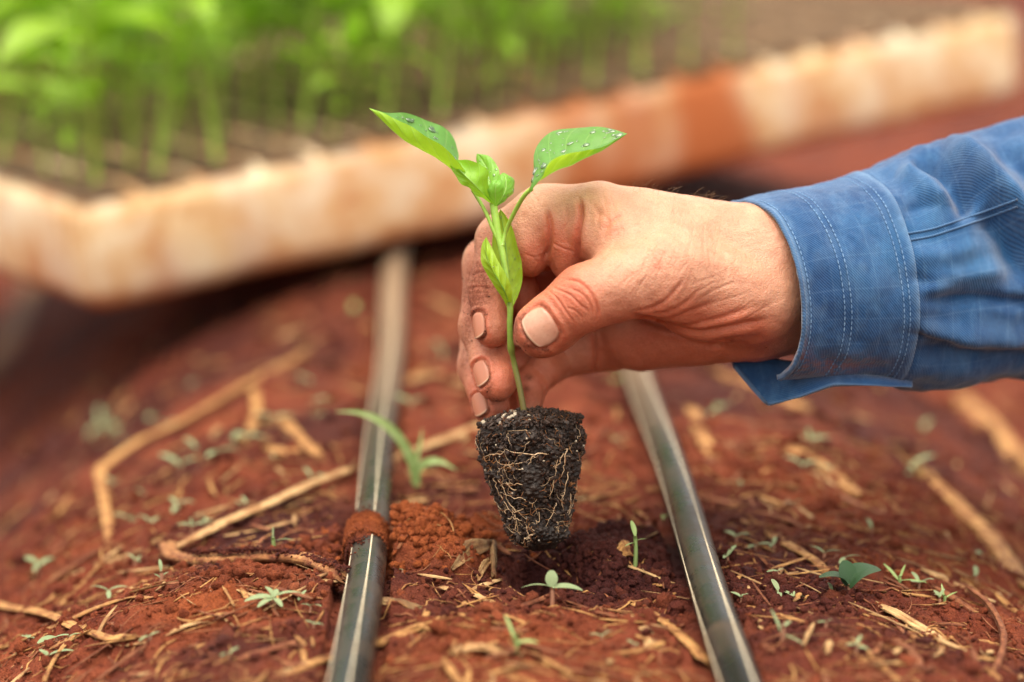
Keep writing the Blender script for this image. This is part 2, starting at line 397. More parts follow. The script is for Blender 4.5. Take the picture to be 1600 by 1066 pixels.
# crumbs heaped on the dry mound
def blobcrumbs(name, cx, cy, r, n, smin, smax, seed, wet, dry):
    g = np.random.default_rng(seed); x = cx+r*g.standard_normal(n)*.6; y = cy+r*g.standard_normal(n)*.6; s = smin+(smax-smin)*g.random(n)**2.5
    dl = lateral(x, y); k = (hose_d(x, y) > .0075+s); x, y, s = x[k], y[k], s[k]
    v, f = scatter(ico(1), np.stack((x, y, H(x, y)+s*.3), 1), s, seed, .8, .17)
    o = obj_of(name, mesh_from(name, v, f), M['soil']); tag(o, 'loose crumbs of soil heaped beside the planting hole', 'soil', kind='stuff')
    attr(o.data, 'wet', np.full(len(v), wet)); attr(o.data, 'dry', np.full(len(v), dry))
_c = plane_pt(655, 868); blobcrumbs('soil_crumbs', _c[0], _c[1], .022, 900, .0005, .0022, 5, 0, .9)
_c = plane_pt(955, 878); blobcrumbs('soil_crumbs', _c[0], _c[1], .024, 1500, .0006, .0022, 6, .9, 0)
_c = plane_pt(450, 900); blobcrumbs('soil_crumbs', _c[0], _c[1], .024, 700, .0006, .0026, 8, .2, .3)
_c = plane_pt(1180, 930); blobcrumbs('soil_crumbs', _c[0], _c[1], .028, 900, .0006, .0022, 9, .7, 0)

# ------------------------------------------------------------------ drip hoses
def mat_hose():
    m, n, b, _ = mat_new('black polyethylene hose'); g = N(n, 'ShaderNodeNewGeometry').outputs['Position']
    d = ramp(n, noise(n, 38, 5, .7, g).outputs[0], [(.45, (0,)*3), (.75, (1,)*3)]).outputs[0]
    sp = ramp(n, noise(n, 650, 3, .7, g).outputs[0], [(.60, (0,)*3), (.68, (1,)*3)]).outputs[0]
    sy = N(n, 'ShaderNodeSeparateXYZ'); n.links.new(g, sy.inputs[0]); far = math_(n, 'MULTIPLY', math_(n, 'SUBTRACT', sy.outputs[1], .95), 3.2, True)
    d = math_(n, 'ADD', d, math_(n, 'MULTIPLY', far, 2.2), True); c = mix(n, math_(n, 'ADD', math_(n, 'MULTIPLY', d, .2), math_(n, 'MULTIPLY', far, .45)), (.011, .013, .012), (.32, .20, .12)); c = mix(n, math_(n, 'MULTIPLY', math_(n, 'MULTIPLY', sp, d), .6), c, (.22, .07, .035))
    n.links.new(c, b.inputs['Base Color']); n.links.new(math_(n, 'ADD', .27, math_(n, 'MULTIPLY', d, .3)), b.inputs['Roughness'])
    b.inputs['Specular IOR Level'].default_value = .24
    bump(n, noise(n, 120, 3, .6, g).outputs[0], .12, .0008, b); return m
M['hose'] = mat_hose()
M['stripe'] = mat_simple('cream hose stripe', (.44, .36, .24), (.60, .52, .37), 140, .5, obj=False)
HR = .0064
def hose(p0, p1, label, stripes, seed):
    d = (p1-p0)/np.linalg.norm((p1-p0)[:2]); n = 260; t = np.concatenate((np.linspace(-.5, 1.6, n), [2.2, 3]))
    p = p0 + np.outer(t, d); p[:, 2] = Hbase(p[:, 0], p[:, 1])*np.clip((p[:, 1]-1.0)/.3, 0, 1)+.0062
    nm = np.array((d[1], -d[0], 0)); p += nm*(.0014*np.sin(t*6+seed)+.0007*np.sin(t*17+2*seed))[:, None]; p[:, 2] += .0005*np.sin(t*23+seed)
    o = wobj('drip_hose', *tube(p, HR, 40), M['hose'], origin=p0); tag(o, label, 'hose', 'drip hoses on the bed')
    for ang, wd in stripes:
        a = np.linspace(ang-wd/2, ang+wd/2, 5); tt = np.gradient(p, axis=0); tt /= np.linalg.norm(tt, axis=1)[:, None]
        s = np.cross(tt, (0, 0, 1)); s /= np.linalg.norm(s, axis=1)[:, None]; u = np.cross(s, tt)
        rr = np.array([HR-.0003, HR+.00022, HR+.00025, HR+.00022, HR-.0003])
        v = p[:, None] + s[:, None]*(np.sin(a)*rr)[None, :, None] + u[:, None]*(np.cos(a)*rr)[None, :, None]
        wobj('stripe', v.reshape(-1, 3), grid_faces(len(p), 5), M['stripe'], o)
    return o
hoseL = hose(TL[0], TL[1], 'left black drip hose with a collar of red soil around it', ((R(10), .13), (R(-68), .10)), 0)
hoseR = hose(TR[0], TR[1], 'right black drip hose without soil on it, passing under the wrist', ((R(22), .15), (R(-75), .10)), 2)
# collar of soil stuck round the left hose
_t = BDIR; _c0 = plane_pt(571, 822, .012); _along = np.dot(_c0[:2]-TL[0][:2], _t); _cc = np.array((*(TL[0][:2]+_t*_along), .0062))
n1, n2 = 90, 80; uu = np.linspace(-.0150, .0150, n1); aa = np.linspace(-R(125), R(125), n2)
UU, AA = np.meshgrid(uu, aa, indexing='ij'); nz = fbm3(np.stack((UU.ravel()*300, np.sin(AA.ravel())*2.4, np.cos(AA.ravel())*2.4), 1), 4, 3).reshape(UU.shape)
prof = np.clip(1-((UU+.0022*nz)/.0138)**4, -.3, 1); rr = HR + .0014*prof + .00035*nz*(prof > 0) + .0002*rng.standard_normal(UU.shape)*(prof > 0)
d3 = np.array((_t[0], _t[1], 0)); s3 = np.array((_t[1], -_t[0], 0))
v = _cc + UU[..., None]*d3 + (np.sin(AA)*rr)[..., None]*s3 + (np.cos(AA)*rr)[..., None]*np.array((0, 0, 1))
oc = wobj('soil_collar', v.reshape(-1, 3), grid_faces(n1, n2), M['soil'], hoseL, True)
attr(oc.data, 'wet', np.clip(.15-UU.ravel()*60, 0, .5)); attr(oc.data, 'dry', np.clip(.9+UU.ravel()*40, 0, 1))
g = np.random.default_rng(3); k = 1500; a = g.uniform(-R(110), R(110), k); u = g.normal(0, .0115, k); sz = g.uniform(.00018, .0006, k)
inside = np.abs(u) < .0130; rad = HR + np.where(inside, .0013, 0) + sz*.3
pos = _cc + u[:, None]*d3 + (np.sin(a)*rad)[:, None]*s3 + (np.cos(a)*rad)[:, None]*np.array((0, 0, 1))
v, f = scatter(ico(0), pos, sz, 4); oc = wobj('soil_collar_crumbs', v, f, M['soil'], hoseL); oc['kind'] = 'stuff'
attr(oc.data, 'wet', np.repeat(np.where(inside, .1, .5), 12)); attr(oc.data, 'dry', np.repeat(np.where(inside, .8, .1), 12))

# ------------------------------------------------------------------ foam seedling trays
def mat_foam():
    m, n, b, _ = mat_new('soil stained polystyrene'); v = OC(n)
    st = noise(n, 34, 5, .65, v, .4).outputs[0]
    c = ramp(n, st, [(.30, (.50, .21, .065)), (.44, (.74, .50, .25)), (.62, (.84, .73, .51))]).outputs[0]
    c = mix(n, A(n, 'stain'), c, (.46, .13, .035))
    bd = N(n, 'ShaderNodeTexVoronoi'); bd.inputs['Scale'].default_value = 260; n.links.new(v, bd.inputs['Vector'])
    n.links.new(c, b.inputs['Base Color']); b.inputs['Roughness'].default_value = .9; bump(n, bd.outputs['Distance'], .5, .001, b); return m
M['foam'] = mat_foam()
M['cell'] = mat_simple('tray substrate', (.045, .027, .015), (.16, .092, .046), 190, .95, .8, bd=.002)
M['tleaf'] = mat_leaf('tray seedling leaf', (.17, .39, .012), (.27, .47, .02), (.28, .48, .12), .42, .45)
M['tstem'] = mat_simple('tray seedling stem', (.26, .40, .04), (.36, .50, .06), 80, .5, trans=.25)
ptA = PW(148, 497, ZF-1285); ptB = PW(1604, 154, ZF-1640)          # the tray's near lower edge, left and right end
ex = (ptB-ptA); TLEN = np.linalg.norm(ex); ex /= TLEN
ey = np.cross((0, 0, 1), ex); ey /= np.linalg.norm(ey); ez = np.cross(ex, ey)
TDEP, THT = .33, .063
trayM = Matrix(((ex[0], ey[0], ez[0]), (ex[1], ey[1], ez[1]), (ex[2], ey[2], ez[2])))
NXC, NYC = 19, 10
cell_me = None
def tray(loc, label, stain):
    global cell_me
    root = empty('foam_tray', loc, label, 'tray', 'polystyrene seedling trays'); root.rotation_euler = trayM.to_euler()
    bm = bmesh.new(); bmesh.ops.create_cube(bm, size=1)
    for v_ in bm.verts: v_.co = Vector(((v_.co.x+.5)*TLEN, (v_.co.y+.5)*TDEP, (v_.co.z+.5)*THT))
    bmesh.ops.bevel(bm, geom=bm.edges[:], offset=.013, segments=4, profile=.5, affect='EDGES')
    bmesh.ops.subdivide_edges(bm, edges=[e for e in bm.edges if e.calc_length() > .05], cuts=40, use_grid_fill=True)
    me = bpy.data.meshes.new('tray_body'); bm.to_mesh(me); bm.free()
    co = np.empty(len(me.vertices)*3); me.vertices.foreach_get('co', co); co = co.reshape(-1, 3)
    dz = fbm3(co*22, 3, 17); co2 = co + np.stack((dz*.001, dz*.002, .0008*fbm3(co*30+4, 2, 9)), 1); me.vertices.foreach_set('co', co2.ravel())
    me.polygons.foreach_set('use_smooth', [True]*len(me.polygons)); me.update()
    q = np.exp(-(((co[:, 0]-stain*TLEN)/.028)**4))*.95 + .75*np.exp(-(((co[:, 0]-(stain-.12)*TLEN)/.06)**2)) + np.exp(-(co[:, 2]/.013)**2)*.85+np.exp(-((co[:, 2]-THT)/.006)**2)*.35
    attr(me, 'stain', np.clip(q+.35*fbm3(co*45, 3, 5), 0, 1)); me.materials.append(M['foam']); obj_of('tray_body', me, None, root)
    if cell_me is None:
        n = 9; a = np.linspace(-1, 1, n); AX, AY = np.meshgrid(a, a); hgt = .004*(1-np.maximum(abs(AX), abs(AY))**4)+.0012*rng.standard_normal(AX.shape)*(np.maximum(abs(AX), abs(AY)) < .95)
        cell_me = mesh_from('cell_substrate', np.stack((AX.ravel()*.0155, AY.ravel()*.0148, hgt.ravel()-.001), 1), grid_faces(n, n)); cell_me.materials.append(M['cell'])
    for i in range(NXC):
        for j in range(NYC):
            o = obj_of('cell_substrate', cell_me, None, root); o.location = (.018+i*(TLEN-.036)/(NXC-1)*1.0, .017+j*(TDEP-.034)/(NYC-1), THT+.0008)
            o.rotation_euler = (0, 0, random.choice((0, 1.5708, 3.1416, 4.7124)))
    return root
tray1 = tray(ptA, 'soil stained polystyrene seedling tray lying across the bed behind the hand', .615)
tray2 = tray(ptA + ey*(TDEP+.012), 'second polystyrene tray right behind the front one, mostly hidden by seedlings', .3)
tray3 = tray(ptA + ey*2*(TDEP+.012), 'third and farthest polystyrene tray at the top of the photo', .3)
for t in (tray2, tray3): t.location.z += 0
# one seedling of the trays: stem, two cotyledons and some true leaves
def blade(L, Wd, droop, fold, n=9, m=5, wav=0):
    t = np.linspace(0, 1, n); wdt = Wd*np.sin(np.pi*np.clip(t, .02, .985)**.8)**.9
    x = L*t*np.cos(droop*t); z = -L*droop*t*t*.5
    u = np.linspace(-1, 1, m); V = np.zeros((n, m, 3)); V[..., 0] = x[:, None]; V[..., 1] = u*wdt[:, None]/2
    V[..., 2] = z[:, None] + fold*np.abs(u)*wdt[:, None]/2 + wav*np.sin(t*14)[:, None]*np.abs(u)*Wd
    me = mesh_from('leaf', V.reshape(-1, 3), grid_faces(n, m)); uvl = me.uv_layers.new(name='UVMap')
    uv = np.stack(np.meshgrid(np.linspace(0, 1, m), t), -1).reshape(-1, 2); li = np.empty(len(me.loops), np.int32); me.loops.foreach_get('vertex_index', li)
    uvl.data.foreach_set('uv', uv[li].ravel().astype(np.float32)); return me
LB = [blade(.048, .020, .5, .45), blade(.038, .016, .35, .5), blade(.030, .010, .4, .3), blade(.056, .021, .8, .4)]
for me in LB: me.materials.append(M['tleaf'])
stem_me = []
for k in range(3):
    hgt = .095+.02*k; p = cr([(0, 0, 0), (.002*(k-1), .001, hgt*.5), (0, .003*(k-1), hgt)], 8)
    me = mesh_from('stem', *tube(p, np.linspace(.0019, .0013, 8), 7, up=(0, 1, 0))); me.materials.append(M['tstem']); stem_me.append((me, hgt))
def tray_seedling(tr, i, j, label, group):
    k = random.randrange(3); me, hgt = stem_me[k]; sc = random.uniform(.5, 1.2)
    loc = trayM @ Vector((.018+i*(TLEN-.036)/(NXC-1), .017+j*(TDEP-.034)/(NYC-1), THT+.003)) + tr.location
    r = empty('pepper_seedling', loc, label, 'seedling', group); r.scale = (sc,)*3
    r.rotation_euler = (random.uniform(-.2, .2), random.uniform(-.2, .2), random.uniform(0, 6.28))
    obj_of('stem', me, None, r); a0 = random.uniform(0, 6)
    for q, (lm, h, e) in enumerate(((2, .38, .6), (2, .42, .6), (0, .60, .7), (3, .72, .6), (3, .82, .5), (1, .93, 1.0), (1, .98, 1.2), (0, .9, .9))):
        o = obj_of('leaf', LB[lm], None, r); o.location = (0, 0, hgt*h); o.rotation_euler = (random.uniform(-.3, .3), -e+random.uniform(-.3, .85), a0+q*2.6+random.uniform(-.5, .5)); o.scale = (random.uniform(.7, 1.25),)*3
for i in range(NXC):
    for j in range(NYC):
        fx = i/(NXC-1)
        if fx < .66+.018*j + .08*random.random() and random.random() < (.9 if fx < .42 else .66):
            tray_seedling(tray1, i, j, 'blurred green pepper seedling growing in the front foam tray', 'seedlings in the front tray')
        if fx < .80 and j < 7 and random.random() < (.85 if fx < .4 else .55):
            tray_seedling(tray2, i, j, 'blurred green pepper seedling growing in the second foam tray', 'seedlings in the second tray')

# ------------------------------------------------------------------ the person: hand, sleeve, cuff
def smin(a, b, k):
    h = np.clip(.5+.5*(b-a)/k, 0, 1); return b*(1-h)+a*h - k*h*(1-h)
def cap(P, a, b):
    """tapered capsule; a and b are (px, py, w, radius mm)"""
    A_ = J(*a[:3]); B_ = J(*b[:3]); ba = B_-A_; pa = P-A_
    t = np.clip((pa@ba)/max(ba@ba, 1e-9), 0, 1)
    return np.linalg.norm(pa-t[:, None]*ba, axis=1) - (a[3]+(b[3]-a[3])*t)
def chain(P, pts, k):
    d = None
    for a, b in zip(pts[:-1], pts[1:]):
        e = cap(P, a, b); d = e if d is None else smin(d, e, k)
    return d
def ball(P, a): return np.linalg.norm(P-J(*a[:3]), axis=1)-a[3]
def ell(P, c, rad, ang=0):
    q = P-J(*c); s, cc = math.sin(ang), math.cos(ang); x = q[:, 0]*cc+q[:, 1]*s; y = -q[:, 0]*s+q[:, 1]*cc
    r = np.array(rad); k0 = np.sqrt((x/r[0])**2+(y/r[1])**2+(q[:, 2]/r[2])**2); k1 = np.sqrt((x/r[0]**2)**2+(y/r[1]**2)**2+(q[:, 2]/r[2]**2)**2)
    return k0*(k0-1)/np.maximum(k1, 1e-9)
def hand_sdf(P):
    # body of the hand: metacarpals, hypothenar, wrist and forearm
    b = cap(P, (1190, 399, -8, 16.5), (945, 347, -3, 13.6))
    b = smin(b, cap(P, (1190, 402, -16, 16.5), (920, 351, -20, 13.6)), 6)
    b = smin(b, cap(P, (1195, 450, -24, 17), (935, 440, -37, 12.5)), 8)
    b = smin(b, cap(P, (1195, 480, -22, 16), (955, 526, -42, 11.6)), 8)
    b = smin(b, cap(P, (1160, 503, -14, 14), (1000, 526, -30, 12.0)), 7)
    fa = cap(P, (1210, 415, -12, 18.5), (1400, 385, -45, 22)); fa = smin(fa, cap(P, (1205, 470, -12, 17), (1400, 450, -45, 22)), 12)
    b = smin(b, fa, 10)
    # thumb with its metacarpal and the web to the index finger
    t = cap(P, (1180, 468, 0, 15.5), (1045, 431, 15, 14.6))
    t = smin(t, ell(P, (1115, 468, 6), (20, 14, 12), .15), 6)
    t = smin(t, cap(P, (1045, 431, 15, 14.3), (968, 446, 20, 11.0)), 6)
    t = smin(t, cap(P, (975, 443, 20, 11.2), (915, 465, 22, 10.7)), 5)
    t = smin(t, cap(P, (915, 465, 22, 10.6), (846, 513, 19, 9.4)), 4)
    t = smin(t, ell(P, (866, 507, 15), (13, 9.4, 7), .6), 4)
    web = cap(P, (1055, 405, 8, 14), (966, 368, 5, 12.2)); web = smin(web, cap(P, (1010, 415, 9, 12), (968, 385, 8, 11)), 5)
    b = smin(b, web, 7); b = smin(b, t, 5.5)
    # index finger
    i = cap(P, (930, 346, -3, 13.4), (852, 349, -9, 13.0))
    i = smin(i, cap(P, (852, 349, -9, 13.0), (790, 375, -11, 9.8)), 4)
    i = smin(i, cap(P, (788, 377, -11, 9.8), (769, 455, -7, 8.2)), 3)
    i = smin(i, cap(P, (769, 455, -7, 8.2), (769, 514, 0, 6.4)), 3)
    i = smin(i, ell(P, (824, 382, -5), (7.8, 11.5, 9), .2), 2.2)
    i = smin(i, ell(P, (779, 440, -5), (7, 10, 6), .1), 3)
    fold = ell(P, (882, 372, -4), (7.5, 15, 10), .05)
    i = smin(i, fold, 1.6)
    b = smin(b, i, 3.2)
    # middle finger
    m = chain(P, [(905, 365, -24, 12), (800, 385, -27, 10.5), (768, 415, -26, 10.2), (755, 508, -15, 8.2), (773, 592, -5, 7.0)], 3)
    m = smin(m, ell(P, (812, 455, -20), (7, 11, 8), .2), 2)
    m = smin(m, ell(P, (782, 597, -3), (5.5, 7, 6), -.3), 2)
    # ring finger
    r = chain(P, [(925, 440, -40, 11.5), (800, 460, -46, 10.3), (765, 490, -44, 9.8), (751, 572, -29, 7.9), (767, 634, -17, 6.6)], 3)
    # little finger, folded in
    l = chain(P, [(955, 530, -42, 11), (872, 556, -41, 8.4)], 3)
    l2 = chain(P, [(872, 560, -40, 7.6), (850, 579, -31, 6.6)], 2)
    l3 = chain(P, [(850, 578, -33, 6.2), (826, 605, -27, 6.0), (824, 642, -27, 5.4)], 2)
    l3 = smin(l3, ell(P, (806, 585, -36), (9, 11, 6), .3), 2); l3 = smin(l3, ell(P, (800, 625, -32), (8, 8, 6), 0), 2)
    b = smin(b, m, 1.2); b = smin(b, r, 1.0); b = smin(b, l, 2.5); b = smin(b, l2, 1.0); b = smin(b, l3, .7)
    return b
def surface_nets(Fv, org, h):
    s = Fv < 0; nx, ny, nz = Fv.shape
    cnt = sum(s[a:nx-1+a, b:ny-1+b, c:nz-1+c].astype(np.int8) for a in (0, 1) for b in (0, 1) for c in (0, 1))
    act = (cnt > 0) & (cnt < 8); idx = -np.ones(act.shape, np.int64); I, Jj, K = np.nonzero(act); idx[act] = np.arange(len(I))
    acc = np.zeros((len(I), 3)); num = np.zeros(len(I)); cs = [(a, b, c) for a in (0, 1) for b in (0, 1) for c in (0, 1)]
    for a in cs:
        for ax in range(3):
            if a[ax]: continue
            e = list(a); e[ax] = 1
            fa = Fv[I+a[0], Jj+a[1], K+a[2]]; fb = Fv[I+e[0], Jj+e[1], K+e[2]]; x = (fa < 0) != (fb < 0)
            t = np.where(x, fa/np.where(x, fa-fb, 1), 0); p = np.array(a, float)+np.outer(t, np.array(e)-np.array(a)); acc += p*x[:, None]; num += x
    V = (acc/num[:, None] + np.stack((I, Jj, K), 1))*h + org
    Q = []
    for ax in range(3):
        u, v_ = (ax+1) % 3, (ax+2) % 3
        sl0 = [slice(None)]*3; sl1 = [slice(None)]*3; sl0[ax] = slice(0, -1); sl1[ax] = slice(1, None)
        e = s[tuple(sl0)] != s[tuple(sl1)]; ins = s[tuple(sl0)]
        k = np.stack(np.nonzero(e), 1); k = k[(k[:, u] > 0) & (k[:, v_] > 0) & (k[:, u] < Fv.shape[u]-1) & (k[:, v_] < Fv.shape[v_]-1)]
        q = []
        for du, dv_ in ((-1, -1), (0, -1), (0, 0), (-1, 0)):
            c = k.copy(); c[:, u] += du; c[:, v_] += dv_; q.append(idx[c[:, 0], c[:, 1], c[:, 2]])
        q = np.stack(q, 1); fl = ~ins[k[:, 0], k[:, 1], k[:, 2]]; q[fl] = q[fl][:, ::-1]; Q.append(q)
    return V, np.vstack(Q)
h = 1.35; lo = np.array((-24., -34, -66)); hi = np.array((124., 64, 46)); nn = np.ceil((hi-lo)/h).astype(int)
gxm = np.stack(np.meshgrid(*[lo[k]+h*np.arange(nn[k]) for k in range(3)], indexing='ij'), -1).reshape(-1, 3)
Fv = hand_sdf(gxm).reshape(nn); Fv[-1] = 1; Fv[0] = 1
hv, hq = surface_nets(Fv, lo, h)
me = mesh_from('hand', hv, hq); to = bpy.data.objects.new('tmp', me); col.objects.link(to)
md = to.modifiers.new('s', 'SUBSURF'); md.levels = 2; md.render_levels = 2
dg = bpy.context.evaluated_depsgraph_get(); me2 = bpy.data.meshes.new_from_object(to.evaluated_get(dg)); bpy.data.objects.remove(to)
nvx = len(me2.vertices); hv = np.empty(nvx*3, np.float32); me2.vertices.foreach_get('co', hv); hv = hv.reshape(-1, 3).astype(float)
def mesh_normals(m_, v):
    m_.vertices.foreach_set('co', v.astype(np.float32).ravel()); m_.update(); a = np.empty(len(v)*3, np.float32); m_.vertices.foreach_get('normal', a); return a.reshape(-1, 3).astype(float)
for _ in range(2):
    nr = mesh_normals(me2, hv); d = hand_sdf(hv); hv -= np.clip(d, -.6, .6)[:, None]*nr*.9
nr = mesh_normals(me2, hv)
hpx = topx(hv); vd = np.stack((-hv[:, 0], -hv[:, 1], (ZF-hv[:, 2])), 1); vd /= np.linalg.norm(vd, axis=1)[:, None]; facing = (nr*vd).sum(1)
def dist_poly(P2, pts, n=40):
    """distance in photo pixels to a smooth line, and position along it (0..1)"""
    c = cr(np.array(pts, float), n); lo_ = c.min(0)-60; hi_ = c.max(0)+60
    D = np.full(len(P2), 1e6); T = np.zeros(len(P2)); k = np.nonzero(((P2 > lo_) & (P2 < hi_)).all(1))[0]; q = P2[k]
    bd = np.full(len(q), 1e12); bt = np.zeros(len(q))
    for i in range(n-1):
        a, b_ = c[i], c[i+1]; ba = b_-a; t = np.clip(((q-a)@ba)/max(ba@ba, 1e-9), 0, 1); d_ = ((q-a-t[:, None]*ba)**2).sum(1)
        m_ = d_ < bd; bd[m_] = d_[m_]; bt[m_] = (i+t[m_])/(n-1)
    D[k] = np.sqrt(bd); T[k] = bt; return D, T
disp = np.zeros(nvx); red = np.zeros(nvx); dirt = np.zeros(nvx)
# skin folds and creases: (line in the photo, depth mm, half width mm, least w, greatest w, redness)
CREASES = [
 ([(879, 436), (905, 441), (924, 459), (934, 485), (930, 506)], .55, .45, 12, 60, .5), ([(863, 449), (890, 461), (906, 476), (921, 488)], .38, .35, 12, 60, .4),
 ([(867, 462), (883, 485), (898, 506)], .32, .35, 12, 60, .4), ([(889, 449), (911, 461), (923, 478), (925, 494)], .35, .35, 12, 60, .4), ([(855, 453), (874, 470), (885, 489)], .2, .35, 12, 60, .2),
 ([(884, 480), (900, 486), (911, 499)], .25, .3, 12, 60, .3),
 ([(987, 486), (1018, 481), (1042, 468), (1062, 446), (1070, 432)], .45, .7, 2, 60, .3), ([(980, 490), (1035, 508), (1092, 520), (1149, 510), (1205, 498)], 1.3, 1.2, -30, 60, .55),
 ([(1000, 497), (1045, 497), (1085, 485), (1120, 470)], .45, .8, 2, 60, .25), ([(1008, 488), (1044, 487), (1075, 470), (1095, 450)], .35, .7, 2, 60, .2), ([(1020, 503), (1075, 508), (1130, 495), (1180, 478)], .5, .9, -5, 60, .3),
 ([(1100, 545), (1150, 530), (1200, 525)], .5, 1.2, -40, 60, .2), ([(1060, 530), (1110, 538), (1160, 527)], .4, 1., -40, 60, .2),
 ([(905, 306), (908, 335), (904, 372), (906, 404)], 1.5, .8, -25, 30, .8), ([(854, 325), (860, 354), (858, 386), (848, 410)], 1.0, .8, -25, 30, .6), ([(884, 320), (886, 345), (880, 362)], .3, .6, -25, 30, .2),
 ([(942, 362), (957, 346), (976, 335)], .4, .9, -25, 40, .3), ([(930, 330), (950, 345), (940, 380)], .35, 1., -25, 40, .2), ([(862, 378), (880, 388), (900, 394)], .3, .4, -30, 20, .3), ([(925, 318), (934, 330), (934, 355)], .25, .7, -25, 40, .2),
 ([(927, 515), (930, 550), (929, 586)], .8, .6, -70, 5, .6), ([(843, 594), (850, 612), (846, 640)], .3, .4, -70, -10, .4),
 ([(733, 432), (750, 426), (768, 428)], .25, .5, -20, 30, .2), ([(731, 452), (750, 449), (770, 452)], .3, .4, -20, 30, .2),
 ([(830, 400), (842, 412), (838, 425)], .15, .4, -12, 30, .1), ([(818, 396), (835, 402), (850, 398)], .15, .4, -12, 30, .1),
 ([(1020, 350), (1060, 372), (1090, 400)], .2, 1.2, -20, 60, 0), ([(1000, 300), (1060, 330), (1130, 350)], -.5, 3.0, -30, 60, 0), ([(980, 320), (1050, 360), (1150, 390)], .4, 3.5, -30, 60, 0), ([(1010, 380), (1080, 400), (1160, 420)], -.4, 3.0, -30, 60, 0),
]
for pts, dp, wd, w0, w1, rd in CREASES:
    D, T = dist_poly(hpx, pts); D = D/4.5; k = (D < 6*wd+.5) & (facing > .02) & (hv[:, 2] > w0) & (hv[:, 2] < w1)
    tp = np.clip(np.minimum(T, 1-T)*6, 0.12, 1); e = np.exp(-(D/wd)**2)
    disp[k] += (-dp*e*tp + .30*dp*np.exp(-((D-2.3*wd)/(1.5*wd))**2)*tp)[k]
    red[k] += (rd*tp*np.exp(-(D/(wd*2.2))**2))[k]
# fine parallel wrinkles of the back of the hand and thumb (skin lines), in bands
for (x0, y0, x1, y1, n_, L, ang, dp, wmin) in ((1000, 400, 1090, 440, 12, 60, 115, .12, 0), (1040, 330, 1150, 420, 11, 60, 100, .09, -20), (935, 400, 1010, 460, 9, 46, 130, .13, 8), (1090, 440, 1180, 480, 8, 60, 150, .15, -10), (940, 318, 985, 345, 5, 35, 75, .15, -20), (818, 300, 850, 320, 4, 26, 60, .12, -20)):
    for q in range(n_):
        f_ = (q+.5)/n_; cx = x0+(x1-x0)*f_+random.uniform(-7, 7); cy = y0+(y1-y0)*f_+random.uniform(-14, 14); a_ = R(ang+random.uniform(-14, 14)); l_ = L*random.uniform(.35, .6)
        pts = [(cx-l_*math.cos(a_), cy-l_*math.sin(a_)), (cx+random.uniform(-4, 4), cy), (cx+l_*math.cos(a_), cy+l_*math.sin(a_))]
        D, T = dist_poly(hpx, pts, 10); D /= 4.5; k = (D < 3) & (facing > .05) & (hv[:, 2] > wmin)
        disp[k] += (-dp*np.exp(-(D/.42)**2)*np.clip(np.minimum(T, 1-T)*5, 0, 1))[k]
# soft unevenness of the flesh
disp += .28*vnoise(hv/9.0, 5) + .14*vnoise(hv/3.6, 6) + .05*vnoise(hv/1.5, 8)
# redness: warm fingertips, palm and down-facing skin against the paler back of the hand; dirt smears and specks
for (px, py, r, a_) in ((770, 470, 60, .75), (775, 600, 60, .85), (760, 640, 40, .85), (840, 590, 50, .9), (835, 410, 48, .75), (880, 380, 40, .6), (880, 440, 45, .8), (850, 520, 52, .55), (905, 475, 38, .35), (960, 550, 60, .8), (1040, 555, 70, .8), (1120, 545, 60, .7), (1060, 500, 40, .3), (1180, 530, 45, .6), (772, 400, 40, .35), (975, 310, 16, .35), (1030, 415, 9, .5)):
    red += a_*np.exp(-(((hpx-np.array((px, py)))**2).sum(1)/r**2))
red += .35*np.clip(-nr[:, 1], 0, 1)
for (px, py, rx, ry, a_) in ((748, 432, 8, 14, .95), (752, 456, 9, 16, .9), (746, 482, 7, 10, .9), (741, 465, 14, 44, .6), (762, 465, 20, 40, .40), (760, 420, 26, 30, .28), (730, 520, 8, 40, .5), (738, 440, 12, 30, .4), (806, 505, 6, 22, .8), (820, 540, 16, 7, .7), (836, 556, 20, 5, .4), (746, 500, 5, 20, .75), (752, 525, 6, 10, .8), (764, 600, 5, 22, .7), (775, 625, 12, 6, .8), (745, 585, 6, 16, .6), (752, 650, 10, 14, .7), (737, 632, 6, 16, .6), (826, 590, 7, 5, .9), (822, 608, 7, 5, .8), (724, 460, 6, 24, .5), (722, 560, 6, 30, .5), (735, 380, 10, 20, .35), (850, 395, 14, 18, .18), (1000, 320, 30, 14, .10), (1186, 545, 26, 10, .35), (873, 500, 6, 8, .1)):
    q = (hpx-np.array((px, py)))/np.array((rx, ry)); dirt += 1.3*a_*np.exp(-(q**2).sum(1))*(hv[:, 2] < 40)
dirt += .5*np.clip(vnoise(hv/1.1, 44)-.45, 0, 1)*2*np.exp(-((hpx[:, 0]-740)/30)**2)
